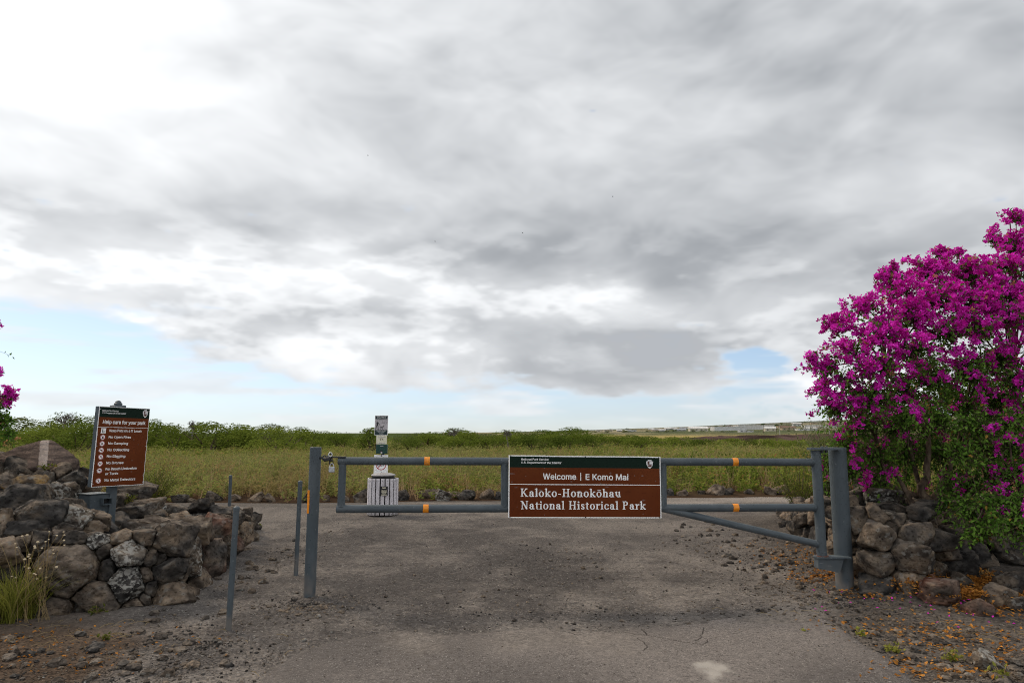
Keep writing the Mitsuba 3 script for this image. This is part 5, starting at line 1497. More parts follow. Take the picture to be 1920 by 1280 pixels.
def grey_shrub(px, py, Y, hgt, wid, label, mat='grey_leaf', n=2600, seed=1, ll=(0.03, 0.055)):
    rng = np.random.default_rng(seed)
    b = W(px, py, Y)
    b[2] = gz(b[0], b[1])
    key = thing('shrub', label, 'shrub')
    st, B_, D_ = [], [], []
    for k in range(46):
        d = norm(np.array([rng.normal(0, wid / hgt * 0.5), rng.normal(0, wid / hgt * 0.4), 1.0]))
        Lk = hgt * rng.uniform(0.6, 1.05)
        t = np.linspace(0, 1, 6)[:, None]
        st.append(tube(b + d * Lk * t, np.linspace(0.006, 0.002, 6), 4, False))
        m = n // 46
        tq = rng.uniform(0.15, 1, m)[:, None]
        B_.append(b + d * Lk * tq + rng.normal(0, 0.035, (m, 3)))
        D_.append(norm(rng.normal(size=(m, 3)) + d * 0.9))
    B_, D_ = np.vstack(B_), np.vstack(D_)
    LN = rng.uniform(ll[0], ll[1], len(B_))
    obj('stems', cat(st), 'bark', key, smooth=True, kind='stuff')
    leaf_obj('foliage', mat, key, B_, D_, rng.normal(size=B_.shape), LN, LN * 0.4, np.clip(rng.normal(0.5, 0.25, len(B_)), 0, 0.99), kind='stuff')


grey_shrub(1628, 930, 9.6, 1.25, 0.8, 'pale grey green bush behind the right wall, between hinge post and bougainvillea', seed=5)
grey_shrub(1552, 905, 11.5, 1.45, 0.7, 'pale leafy bush behind the top of the hinge post', n=5200, seed=6)
grey_shrub(1500, 935, 13.5, 1.05, 1.0, 'yellow green bush left of the hinge stile behind the gate', 'weed_leaf', n=2600, seed=7)
grey_shrub(290, 940, 15.6, 0.95, 1.0, 'yellow green weed clump right behind the rules sign at the field edge', 'weed_leaf', n=2400, seed=8)

# ------------------------------------------------------------------ gravel, leaf litter
gr = np.random.default_rng(33)
ico1 = trimesh.creation.icosphere(subdivisions=1)
ico0 = trimesh.creation.icosahedron()


def scatter(name, pts, sizes, mat, seed, base, label, tints, flat=0.65):
    rng = np.random.default_rng(seed)
    V0, F0 = np.array(base.vertices), np.array(base.faces)
    n = len(pts)
    k = len(V0)
    from scipy.spatial.transform import Rotation
    Rm = Rotation.random(n, random_state=seed).as_matrix()
    sc = sizes[:, None, None] * rng.uniform(0.7, 1.25, (n, 1, 3))
    jit = rng.uniform(0.72, 1.15, (n, k, 1))
    V = np.einsum('nij,nkj->nki', Rm, V0[None] * jit) * sc
    V[..., 2] *= flat
    V = V + pts[:, None]
    F = F0[None] + (np.arange(n) * k)[:, None, None]
    uv = np.repeat(tints, k, 0)
    return obj(name, (V.reshape(-1, 3), F.reshape(-1, 3)), mat, smooth=False, uv=uv, label=label, kind='stuff')


def on_ground(xy, lift):
    return np.column_stack([xy, height(xy[:, 0], xy[:, 1]) + lift])


def gravel_points():
    P_ = []
    def blob(cx, cy, sx, sy, n): P_.append(np.column_stack([gr.normal(cx, sx, n), gr.normal(cy, sy, n)]))
    def rect_(x0, x1, y0, y1, n): P_.append(np.column_stack([gr.uniform(x0, x1, n), gr.uniform(y0, y1, n)]))
    rect_(-3.5, 3.6, 3.4, 7.5, 500)
    rect_(-4, 4.5, 7, 14, 220)
    blob(-2.5, 5.2, 0.5, 0.6, 1100)
    blob(-1.95, 6.62, 0.14, 0.10, 260)  # gravel packed at the post feet, added to stand in for contact shadow
    blob(3.42, 7.1, 0.16, 0.12, 220)
    blob(-2.32, 5.5, 0.08, 0.06, 120)
    blob(-1.9, 6.6, 0.30, 0.25, 500)
    blob(0.6, 8.2, 0.7, 1.3, 450)
    blob(0.7, 6.3, 0.8, 0.35, 350)
    blob(3.1, 6.6, 0.45, 0.8, 1300)
    blob(3.4, 8.6, 0.6, 1.6, 1500)
    blob(3.2, 5.1, 0.55, 0.6, 1400)
    blob(3.0, 4.2, 0.5, 0.5, 900)
    blob(3.0, 7.2, 0.35, 0.3, 400)
    blob(-3.0, 4.6, 0.7, 0.5, 900)
    blob(-3.0, 8.3, 0.2, 1.5, 500)
    xy = np.vstack(P_)
    import shapely
    ok = (xy[:, 1] > 3.2)
    on = shapely.contains(apoly.buffer(-0.12), shapely.points(xy[:, 0], xy[:, 1]))
    ok &= ~(on & (gr.random(len(xy)) < 0.80))
    return xy[ok], on[ok]


xy, on = gravel_points()
sz = np.clip(gr.lognormal(math.log(0.0062), 0.55, len(xy)), 0.003, 0.034) * np.where(xy[:, 1] > 8, 1.25, 1.0)
sz = np.where(on, np.minimum(sz, 0.006), sz)
pt = on_ground(xy, sz * 0.28)
pt[on, 2] = 0.016
ti = np.column_stack([gr.uniform(0, 0.6, len(xy)), np.where(gr.random(len(xy)) < 0.05, 0.95, gr.uniform(0, 0.25, len(xy)))])
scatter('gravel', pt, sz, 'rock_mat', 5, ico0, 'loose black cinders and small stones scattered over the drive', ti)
n = 420
P_ = np.vstack([np.column_stack([gr.normal(3.15, 0.45, 170), gr.normal(4.7, 0.7, 170)]), np.column_stack([gr.normal(3.45, 0.5, 150), gr.normal(8.6, 1.5, 150)]), np.column_stack([gr.normal(-3.1, 0.6, 70), gr.normal(5.1, 0.4, 70)]), np.column_stack([gr.normal(-3.0, 0.2, 30), gr.normal(7.9, 1.2, 30)])])
P_ = P_[(P_[:, 1] > 3.3) & ~np.array([apoly.buffer(0.05).contains(Point(*q)) for q in P_])]
sz = gr.uniform(0.018, 0.055, len(P_))
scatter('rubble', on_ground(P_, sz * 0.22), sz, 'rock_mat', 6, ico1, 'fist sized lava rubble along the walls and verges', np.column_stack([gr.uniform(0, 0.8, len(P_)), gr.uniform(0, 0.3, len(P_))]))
# chips filling the top of the left terrace
P_ = []
while len(P_) < 900:
    x, y = gr.uniform(-8, -3.1), gr.uniform(6.2, 11.4)
    if LPOLY.buffer(-0.18).contains(Point(x, y)) and x > -0.85 * y: P_.append((x, y))
P_ = np.array(P_)
sz = gr.uniform(0.02, 0.065, len(P_))
zz = np.array([float(left_top(np.array(x), np.array(y))) for x, y in P_]) - 0.10 - gr.uniform(0, 0.05, len(P_))
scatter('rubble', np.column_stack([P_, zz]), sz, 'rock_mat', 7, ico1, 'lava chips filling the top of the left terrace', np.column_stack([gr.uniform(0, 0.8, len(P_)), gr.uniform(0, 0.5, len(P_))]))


def litter(name, blobs, mat, lo, hi, label, seed, tint=(0, 0.92), up=0.0):
    rng = np.random.default_rng(seed)
    P_ = np.vstack([np.column_stack([rng.normal(cx, sx, n), rng.normal(cy, sy, n)]) for cx, cy, sx, sy, n in blobs])
    P_ = P_[P_[:, 1] > 3.2]
    n = len(P_)
    z = height(P_[:, 0], P_[:, 1]) + up + rng.uniform(0.008, 0.030, n)
    d = norm(np.column_stack([rng.normal(size=(n, 2)), rng.normal(0, 0.25, n)]))
    s = np.cross(d, np.column_stack([rng.normal(0, 0.3, (n, 2)), np.ones(n)]))
    L = rng.uniform(lo, hi, n)
    leaf_obj(name, mat, None, np.column_stack([P_, z]), d, s, L, L * 0.62, rng.uniform(tint[0], tint[1], n), 0.3, -0.15, label=label, kind='stuff')


def gw(px, py, z=0.0):
    return G(px, py, z)[:2]


bl = []
for px, py, z, sx, sy, n in ((1812, 1080, 0.1, 0.26, 0.20, 1700), (1830, 1110, 0.05, 0.32, 0.17, 1700), (1760, 1130, 0, 0.30, 0.12, 190), (1870, 1150, 0, 0.30, 0.16, 200), (1560, 1090, 0, 0.22, 0.16, 330), (1520, 1060, 0, 0.35, 0.3, 160), (1640, 1120, 0, 0.22, 0.10, 120), (1490, 1040, 0, 0.4, 0.5, 120),
                             (1640, 985, 0.6, 0.15, 0.2, 130), (1655, 960, 0.7, 0.2, 0.2, 80), (1790, 1200, 0, 0.35, 0.25, 130), (1730, 1190, 0, 0.4, 0.25, 60), (1880, 1230, 0, 0.3, 0.2, 110), (1760, 1265, 0, 0.2, 0.1, 70), (1720, 1250, 0, 0.15, 0.1, 40), (1600, 1175, 0, 0.25, 0.12, 22)):
    x, y = gw(px, py, z)
    bl.append((x, y, sx, sy, n))
litter('fallen_leaves', bl, 'litter', 0.022, 0.046, 'orange and tan fallen leaves strewn under the bougainvillea and along the right verge', 41)
litter('fallen_leaves', [(*gw(1725, 966, 0.8), 0.20, 0.16, 600), (*gw(1775, 972, 0.8), 0.20, 0.12, 350), (*gw(1700, 950, 0.8), 0.12, 0.15, 160)], 'litter', 0.022, 0.044, 'orange fallen leaves lying on top of the right wall under the bougainvillea trunk', 46, up=0.09)
litter('fallen_leaves', [(*gw(100, 1240), 0.55, 0.22, 110), (*gw(60, 1200), 0.3, 0.2, 60), (*gw(250, 1215), 0.4, 0.2, 20)], 'litter', 0.015, 0.034, 'few brown dead leaves on the bare earth at the bottom left', 42, (0, 0.6))
litter('fallen_petals', [(*gw(1800, 1150), 0.6, 0.3, 34), (*gw(1640, 1130), 0.3, 0.15, 10), (*gw(1740, 980, 0.75), 0.3, 0.2, 12)], 'bract', 0.022, 0.034, 'fallen magenta petals on the leaf litter at the right', 43, (0.2, 0.9))
# bits of straw and twigs
tw = []
for cx, cy, sx, sy, n in ((*gw(90, 1200), 0.5, 0.25, 60), (*gw(1800, 1180), 0.6, 0.4, 70), (*gw(1600, 1140), 0.5, 0.3, 20), (*gw(330, 1220), 0.8, 0.5, 14)):
    for _ in range(n):
        x, y = gr.normal(cx, sx), gr.normal(cy, sy)
        if y < 3.2: continue
        a, Lk = gr.uniform(0, math.pi), gr.uniform(0.04, 0.16)
        z = gz(x, y) + 0.010
        tw.append(tube([(x, y, z), (x + math.cos(a) * Lk / 2, y + math.sin(a) * Lk / 2, z + 0.012), (x + math.cos(a) * Lk, y + math.sin(a) * Lk, z)], 0.0016, 3, False))
obj('dry_twigs', cat(tw), 'dry_stalk', smooth=True, label='dry straws and twigs lying on the ground', kind='stuff')
# ------------------------------------------------------------------ the field
def weed_plant(rng, x, y, h, k):
    """One weedy plant: stems with narrow leaves; kinds as in field_fn."""
    Bs, Ds, Ls = [], [], []
    for _ in range(k):
        d = norm(np.array([rng.normal(0, 0.30), rng.normal(0, 0.30), 1.0]))
        L = h * rng.uniform(0.55, 1.05)
        m = 9
        t = np.sort(rng.uniform(0.18, 1, m))[:, None]
        Bs.append(np.array([x, y, 0]) + d * L * t)
        Ds.append(norm(rng.normal(size=(m, 3)) * np.array([1, 1, 0.7]) + np.array([0, 0, 0.55])))
        Ls.append(rng.uniform(0.05, 0.11, m))
    return np.vstack(Bs), np.vstack(Ds), np.concatenate(Ls)


def patch(seed, size, nw, ng, nd, leafy=1.0):
    rng = np.random.default_rng(seed)
    Vs, Fs, UV, o = [], [], [], 0
    for _ in range(nw):
        x, y = rng.uniform(-size / 2, size / 2, 2)
        B_, D_, LN = weed_plant(rng, x, y, rng.uniform(0.35, 0.95), 4)
        V, F, al = leaf_quads(B_, D_, rng.normal(size=B_.shape), LN * 1.25 * leafy, LN * 0.5 * leafy, 0.1, 0.2)
        t = np.clip(rng.normal(rng.uniform(0.1, 0.9), 0.13, len(B_)), 0, 1)
        UV.append(np.column_stack([np.repeat(t, 5), np.zeros(len(V))]))
        Vs.append(V); Fs.append(F + o); o += len(V)
    for cnt, kind, hh, sp, wd in ((ng, 1.0, (0.45, 0.95), 0.5, 0.0035), (nd, 2.0, (0.25, 0.65), 0.9, 0.005)):
        if not cnt: continue
        roots = np.column_stack([rng.uniform(-size / 2, size / 2, (cnt, 2)), np.zeros(cnt)])
        V, F, al = blades(rng, roots, 9, rng.uniform(*hh, cnt), sp, wd, 2)
        UV.append(np.column_stack([np.repeat(rng.uniform(0, 1, len(V) // 6), 6), np.full(len(V), kind)]))
        Vs.append(V); Fs.append(F + o); o += len(V)
    V, F, UV = np.vstack(Vs), np.vstack(Fs), np.vstack(UV)
    return mikit.ply((V, F), 'field_plant', smooth=False, uv=UV)


NV = 6
for k in range(NV):
    scene[f'weed_patch_{k}'] = {'type': 'shapegroup', 'clump': patch(500 + k, 1.5, 12, 6, 4)}
for k in range(2):
    scene[f'edge_patch_{k}'] = {'type': 'shapegroup', 'clump': patch(540 + k, 1.5, 8, 5, 16)}
fr_ = np.random.default_rng(77)
cnt = 0


def put_patch(group, x, y, s, sz):
    global cnt
    cnt += 1
    scene[f'field_scrub__{cnt:03d}'] = {'type': 'instance', 'to_world': T().translate([x, y, -0.02]).rotate([0, 0, 1], float(fr_.uniform(0, 360))).scale([s, s, sz]), 'group': {'type': 'ref', 'id': group}}


def field_front(x):
    return float(np.interp(x, [-30, -12, -4, 0, 4, 9, 30], [15.8, 16.5, 16.9, 17.5, 18.1, 18.7, 20.8]))


Y = 16.3
while Y < 95:
    step = 0.95 if Y < 28 else 1.35 if Y < 48 else 2.2
    s = 1.0 if Y < 28 else 1.35 if Y < 48 else 1.9
    for x in np.arange(-0.80 * Y, 0.62 * Y, step * 1.05):
        xx, yy = x + fr_.uniform(-0.4, 0.4) * step, Y + fr_.uniform(-0.4, 0.4) * step
        f0 = field_front(xx)
        if yy < f0 - 0.1: continue
        edge_ = yy < f0 + 1.2
        hum = float(meshkit.fbm(np.array([xx * 0.22, yy * 0.22, 1.0]), 3, 8))
        sz = np.interp(yy, [17, 21, 30, 60, 95], [0.80, 0.98, 0.92, 0.85, 0.75]) * (0.42 + 1.15 * hum) * fr_.uniform(0.85, 1.15)
        if edge_:
            sz *= 0.75
            if fr_.random() < 0.25: continue
        put_patch(f'edge_patch_{fr_.integers(2)}' if edge_ and fr_.random() < 0.6 else f'weed_patch_{fr_.integers(NV)}', xx, yy, s, sz)
    Y += step * 0.95
labels['field_scrub'] = {'label': 'waist high field of yellow green weeds and dry grass behind the road', 'kind': 'stuff'}
print('patches', cnt)

# ------------------------------------------------------------------ trees and bushes beyond the field
def crown_mesh(seed, n, lumps=7, flat=0.8, leaf=0.05):
    """A unit crown (about 1 wide, 1 high): leaves clustered on several overlapping domes."""
    rng = np.random.default_rng(seed)
    lumps = lumps + 5
    ang, ro = rng.uniform(0, 2 * np.pi, lumps), 0.37 * np.sqrt(rng.uniform(0, 1, lumps))
    cs = np.column_stack([ro * np.cos(ang), ro * 0.85 * np.sin(ang), np.clip(0.68 * (1 - (ro / 0.5) ** 2) * rng.uniform(0.72, 1.1, lumps), 0.16, 0.74)])
    cs[:4, 2] = rng.uniform(0.12, 0.28, 4)
    rs_ = np.column_stack([rng.uniform(0.15, 0.24, lumps), rng.uniform(0.15, 0.24, lumps), rng.uniform(0.14, 0.24, lumps)])
    which = rng.integers(lumps, size=n)
    d = norm(rng.normal(size=(n, 3)) + np.array([0, 0, 0.35]))
    rad = (1 - 0.5 * rng.uniform(0, 1, n) ** 2)[:, None]
    B_ = cs[which] + d * rs_[which] * rad
    B_ += (meshkit.noise(B_ * 14, 3)[:, None] - 0.5) * 0.07 * d
    B_[:, 2] = np.maximum(B_[:, 2], 0.02)
    D_ = norm(rng.normal(size=(n, 3)) * np.array([1, 1, 0.55]))
    LN = rng.uniform(0.6, 1.3, n) * leaf
    lt = np.clip(0.30 + 0.45 * (B_[:, 2] - 0.35) + rng.normal(0, 0.16, n) + 0.25 * (meshkit.noise(B_ * 6, 5) - 0.5), 0, 0.9)
    lt = np.clip(rng.normal(0.42, 0.2, n) + 0.35 * (meshkit.noise(B_ * 6, 5) - 0.5), 0, 0.9)
    B_[:, 2] /= np.percentile(B_[:, 2], 98.5)
    V, F, al = leaf_quads(B_, D_, rng.normal(size=B_.shape) * 0.5 + np.array([0, 0, 1.0]), LN, LN * 0.7, 0.1, 0.1)
    return (V, F), np.column_stack([np.repeat(lt, 5), al])


def limb_mesh(seed):
    rng = np.random.default_rng(seed)
    out = []
    for k in range(6):
        e = np.array([rng.uniform(-0.34, 0.34), rng.uniform(-0.28, 0.28), rng.uniform(0.45, 0.75)])
        t = np.linspace(0, 1, 6)[:, None]
        p = np.array([0, 0, -0.02]) + (e * t) + np.array([0, 0, 0.12]) * t * (1 - t) + rng.normal(0, 0.012, (6, 3)) * t
        out.append(tube(p, np.linspace(0.020, 0.006, 6), 5, False))
    return cat(out)


def variant_fn(dark, light):
    def fn(p, n, uv):
        w = fbm(p.x * 0.11, p.y * 0.11, 2.0, 2)
        return mix(dark, light, dr.clip(uv.x + (w - 0.5) * 0.7, 0, 1)) * (0.85 + 0.3 * uv.y)
    return mikit.proc(fn)


for nm, a_, b_ in (('tree_a', (0.052, 0.080, 0.013), (0.185, 0.238, 0.042)), ('tree_b', (0.078, 0.115, 0.016), (0.245, 0.292, 0.052)), ('tree_c', (0.080, 0.100, 0.038), (0.190, 0.215, 0.085))):
    bsdf(nm, {'type': 'principledthin', 'base_color': variant_fn(a_, b_), 'roughness': 0.55, 'diff_trans': 0.7, 'eta': 1.35, 'spec_trans': 0.0})
CROWN = {}
for m_ in ('tree_a', 'tree_b', 'tree_c'):
    for k in range(3):
        mm, uv = crown_mesh(900 + k + 10 * ord(m_[-1]), 3300, 8 + 2 * k, leaf=0.036)
        CROWN[m_, k] = mikit.ply(mm, m_, smooth=False, uv=uv)
SMALLC = []
for k in range(3):
    mm, uv = crown_mesh(980 + k, 160, 5, leaf=0.16)
    SMALLC.append(mikit.ply(mm, 'tree_c' if k else 'tree_a', smooth=False, uv=uv))
LIMB = [mikit.ply(limb_mesh(950 + k), 'bark', smooth=True) for k in range(3)]


def tree(px, top, wpx, Y, kind, label, group=None, nm='scrub_tree', depth=None):
    g = W(px, HZ, Y)
    hgt = W(px, top, Y)[2]
    wid = wpx * Y / FOC
    key = thing(nm, label, 'tree' if nm.endswith('tree') else 'bush', group)
    k = int(abs(px * 7 + top * 3)) % 3
    M = T().translate([float(g[0]), float(Y), 0]).rotate([0, 0, 1], float((px * 37) % 360)).scale([wid * 1.08, wid * 1.08, hgt * 1.0])
    obj('crown', CROWN[kind, k], None, key, to_world=M)
    obj('trunk', LIMB[k], None, key, to_world=M)


lab_far = 'olive green scrub tree in the dense belt beyond the field'
GT = 'scrub trees in the belt beyond the field'
# back row, front row: (px, top, width, distance, material)
TREES = [(-20, 778, 120, 62, 'tree_a'), (60, 781, 130, 62, 'tree_c'), (125, 780, 110, 64, 'tree_a'), (185, 781, 110, 66, 'tree_c'), (250, 785, 120, 64, 'tree_a'), (315, 792, 110, 64, 'tree_c'), (300, 790, 80, 58, 'tree_a'), (372, 791, 100, 66, 'tree_a'), (440, 797, 110, 68, 'tree_a'), (505, 797, 120, 70, 'tree_c'),
         (560, 806, 110, 72, 'tree_a'), (610, 808, 110, 74, 'tree_a'), (775, 808, 110, 76, 'tree_c'), (840, 806, 110, 74, 'tree_a'), (900, 808, 110, 78, 'tree_c'), (960, 808, 110, 80, 'tree_a'), (1015, 806, 100, 82, 'tree_a'), (1065, 806, 100, 86, 'tree_a'), (1120, 812, 100, 88, 'tree_b'), (1180, 811, 90, 90, 'tree_a'),
         (40, 797, 130, 52, 'tree_b'), (105, 795, 120, 50, 'tree_b'), (225, 796, 130, 53, 'tree_b'), (330, 798, 100, 53, 'tree_b'), (395, 797, 130, 54, 'tree_b'), (465, 800, 110, 56, 'tree_b'), (570, 811, 90, 58, 'tree_b'), (640, 812, 90, 62, 'tree_a'), (800, 814, 100, 62, 'tree_b'), (870, 813, 90, 64, 'tree_b'), (945, 811, 100, 62, 'tree_b'),
         (1030, 813, 100, 66, 'tree_b'), (1085, 815, 90, 70, 'tree_b')]
tr_ = np.random.default_rng(71)
for px, top, wpx, Y, kd in TREES:
    top = top + tr_.uniform(-5, 6) + (2 if px > 560 and Y > 70 else 3 if px < 560 else 0)
    wpx = wpx * tr_.uniform(0.75, 1.2)
    tone = {'tree_a': 'mid green', 'tree_b': 'bright green', 'tree_c': 'greyish green'}[kd]
    tree(px, top - 2, wpx, Y, kd, f"{tone} scrub tree in the belt's {'back' if Y >= 61 and kd != 'tree_b' else 'front'}, {whereabouts(px)}", GT)
tree(150, 795, 120, 47, 'tree_a', 'broad dark green tree mound just left of the rules sign, in front of the belt')
tree(525, 803, 110, 50, 'tree_b', 'bright green tree mound left of the latch post top, in front of the belt')
tree(702, 803, 92, 50, 'tree_a', 'round dark green bush tree directly behind the pet waste signs')
# low bushes on the plain at the right
lab_b = 'low green bush on the plain between field and lava flow'
for k, (px, top, wpx, Y, kd) in enumerate(((1150, 817, 90, 66, 'tree_b'), (1215, 818, 90, 74, 'tree_a'), (1260, 820, 80, 70, 'tree_b'), (1310, 822, 80, 66, 'tree_a'), (1365, 822, 80, 72, 'tree_b'), (1405, 824, 70, 62, 'tree_a'), (1450, 822, 70, 60, 'tree_b'), (1490, 825, 60, 62, 'tree_a'), (1110, 818, 80, 60, 'tree_a'), (1060, 818, 80, 56, 'tree_a'), (1000, 818, 90, 54, 'tree_a'), (920, 819, 90, 54, 'tree_b'), (850, 819, 80, 52, 'tree_b'), (770, 820, 70, 52, 'tree_a'), (1190, 821, 70, 56, 'tree_b'), (1540, 822, 70, 70, 'tree_a'), (1600, 820, 80, 74, 'tree_b'), (1680, 818, 90, 74, 'tree_a'))):
    bright = k == 6
    tree(px, top, wpx, Y, kd, 'brightest green bush on the plain, in front of the lava flow' if bright else f"low {'bright' if kd == 'tree_b' else 'dark'} green bush on the plain {whereabouts(px)}", None if bright else 'low bushes on the plain', 'low_bush')


# bare branches that stick up out of the belt
def bare_tree(px, top, Y, wpx, label):
    rng = np.random.default_rng(int(px))
    g = W(px, HZ, Y)
    H = W(px, top, Y)[2]
    wid = wpx * Y / FOC
    key = thing('dead_tree', label, 'dead tree')
    base = np.array([g[0], Y, 0.0])
    fork = base + np.array([rng.normal(0, 0.1), 0, H * 0.62])
    obj('trunk', tube([base, (base + fork) / 2 + rng.normal(0, 0.06, 3), fork], [0.09, 0.07, 0.06], 6), 'dead_wood', key, smooth=True)
    br = []
    def grow(p, d, L, r, lev):
        t = np.linspace(0, 1, 4)[:, None]
        q = p + d * L * t + rng.normal(0, 0.03 * L, (4, 3)) * t
        br.append(tube(q, np.linspace(r, r * 0.6, 4), 4, False))
        if lev == 0: return
        for _ in range(4):
            grow(q[rng.integers(1, 4)], norm(d + rng.normal(0, 0.65, 3)), L * rng.uniform(0.5, 0.8), r * 0.6, lev - 1)
    for _ in range(5):
        grow(fork, norm(np.array([rng.normal(0, 0.9), rng.normal(0, 0.5), 1.0])), min(wid, H) * 0.26, 0.045, 3)
    obj('branches', cat(br), 'dead_wood', key, smooth=True, kind='stuff')


bsdf('dead_wood', {'type': 'diffuse', 'reflectance': rgb(0.17, 0.15, 0.13)})
bare_tree(122, 765, 60, 50, 'bare grey branches above the green belt left of the rules sign')
bare_tree(358, 781, 58, 34, 'bare grey branches rising from the belt right of the rules sign')
bare_tree(693, 789, 50, 22, 'dead twigs beside the top of the pet waste signs')
bare_tree(952, 799, 60, 24, 'dead twigs on the skyline above the left end of the welcome sign')
bare_tree(855, 799, 62, 30, 'dead twigs on the skyline left of the welcome sign')

# distant ground cover: one mass of small bushes
def cover(seed, n, x0, x1, y0, y1):
    rng = np.random.default_rng(seed)
    Bs, Ds, LN, TT = [], [], [], []
    for _ in range(n):
        y = y0 * (y1 / y0) ** rng.uniform()
        x = rng.uniform(x0, x1) * y
        r, h = rng.uniform(0.5, 1.6) * (y / 90) ** 0.35, rng.uniform(0.25, 0.62) * (1.0 if y < 110 else 0.9)
        m = 46
        d = norm(rng.normal(size=(m, 3)))
        d[:, 2] = np.abs(d[:, 2])
        Bs.append(np.array([x, y, 0]) + d * np.array([r, r, h]))
        Ds.append(norm(rng.normal(size=(m, 3))))
        LN.append(rng.uniform(0.16, 0.34, m) * (y / 90) ** 0.5)
        TT.append(np.clip(rng.normal(rng.uniform(0.1, 0.8), 0.12, m), 0, 0.92))
    Bs, Ds, LN, TT = np.vstack(Bs), np.vstack(Ds), np.concatenate(LN), np.concatenate(TT)
    leaf_obj('undergrowth', 'tree_b', None, Bs, Ds, np.random.default_rng(1).normal(size=Bs.shape), LN, LN * 0.6, TT, 0.1, 0.1, label='low green scrub covering the plain beyond the field', kind='stuff')


cover(61, 1300, -0.80, 0.80, 64, 240)


# ------------------------------------------------------------------ lava flow, hillside, town
def lava_fn(p, n, uv):
    a = fbm(p.x * 0.22, p.y * 0.10, p.z * 0.6, 4)
    return mix((0.035, 0.024, 0.021), (0.105, 0.070, 0.062), smoothstep(0.3, 0.7, a))


bsdf('lava_mat', {'type': 'diffuse', 'reflectance': mikit.proc(lava_fn)})
lx, ly = np.linspace(20, 190, 300), np.linspace(118, 215, 70)


def lava_z(x, y):
    n = meshkit.fbm(np.stack([x * 0.16, y * 0.12, 0 * x], -1), 5, 4)
    f = np.interp(x / y * FOC + 960, [1195, 1260, 1330, 1530, 1700, 2400], [-0.6, 0.15, 0.55, 0.85, 0.9, 0.9])
    front = smoothstep_np(122, 136, y + (meshkit.fbm(np.stack([x * 0.06, 0 * x, 0 * x], -1), 3, 6) - 0.5) * 26)
    return (0.5 + 1.9 * n) * f * front * smoothstep_np(214, 196, y) - 0.12


obj('lava_field', grid_mesh(lx, ly, lava_z), 'lava_mat', smooth=True, label='dark brown rough lava flow on the plain at the right', kind='structure')


def hill_z(x, y):
    """The long slope that rises to the right behind the plain."""
    u = x / y * FOC + 960
    top = np.interp(u, [400, 900, 1000, 1100, 1250, 1400, 1560, 1700, 1920, 2300, 3000], [812, 810.5, 808.5, 806, 801, 795, 788, 782, 772, 757, 735])
    ang = (HZ - top) / FOC
    t = smoothstep_np(300, 1700, y)
    n = meshkit.fbm(np.stack([x * 0.006, y * 0.004, 0 * x], -1), 4, 14) - 0.5
    return -0.3 + EYE * t + y * ang * (0.12 * t + 0.88 * t ** 1.15) * 1.0 + n * 3.0 * t * np.clip(ang * 80, 0, 1)


def hill_fn(p, n, uv):
    a = fbm(p.x * 0.010, p.y * 0.0035, 3, 4)
    b = fbm(p.x * 0.045, p.y * 0.016, 7, 3)
    c = mix((0.095, 0.110, 0.060), (0.27, 0.235, 0.150), smoothstep(0.38, 0.62, a))
    c = mix(c, (0.33, 0.26, 0.115), smoothstep(850, 500, p.y) * smoothstep(0.35, 0.55, b) * 0.8)
    c = mix(c, (0.050, 0.065, 0.045), smoothstep(0.55, 0.68, b) * 0.75)
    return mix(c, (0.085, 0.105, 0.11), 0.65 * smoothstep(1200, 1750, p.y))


bsdf('hill_mat', {'type': 'diffuse', 'reflectance': mikit.proc(hill_fn)})
ur = np.linspace(-0.1, 1.75, 170)
yr = np.linspace(300, 1900, 70)
UU, YY = np.meshgrid(ur, yr)
V = np.stack([UU * YY, YY, hill_z(UU * YY, YY)], -1).reshape(-1, 3)
i, j = np.meshgrid(np.arange(len(yr) - 1), np.arange(len(ur) - 1), indexing='ij')
a = i * len(ur) + j
F = np.stack([a, a + 1, a + len(ur) + 1, a + len(ur)], -1).reshape(-1, 4)
obj('hill', trimesh.Trimesh(V, np.vstack([F[:, [0, 1, 2]], F[:, [0, 2, 3]]]), process=False), 'hill_mat', smooth=True, label='long hillside with a town rising to the right behind the plain', kind='structure')

WALLC = {'white': (0.56, 0.545, 0.52), 'cream': (0.56, 0.50, 0.40), 'grey': (0.34, 0.34, 0.35), 'tan': (0.40, 0.32, 0.23), 'pale': (0.58, 0.57, 0.56)}
for k, c in WALLC.items():
    bsdf('wall_' + k, {'type': 'diffuse', 'reflectance': rgb(*c)})
for k, c in {'roof_white': (0.66, 0.65, 0.63), 'roof_grey': (0.40, 0.41, 0.42), 'roof_brown': (0.20, 0.14, 0.11), 'window_dark': (0.06, 0.065, 0.07)}.items():
    bsdf(k, {'type': 'diffuse', 'reflectance': rgb(*c)})


def on_hill(px, py):
    for Y in np.linspace(320, 1880, 500):
        p = W(px, py, Y)
        if p[2] <= float(hill_z(np.array(p[0]), np.array(Y))): return p
    return W(px, py, 1500)


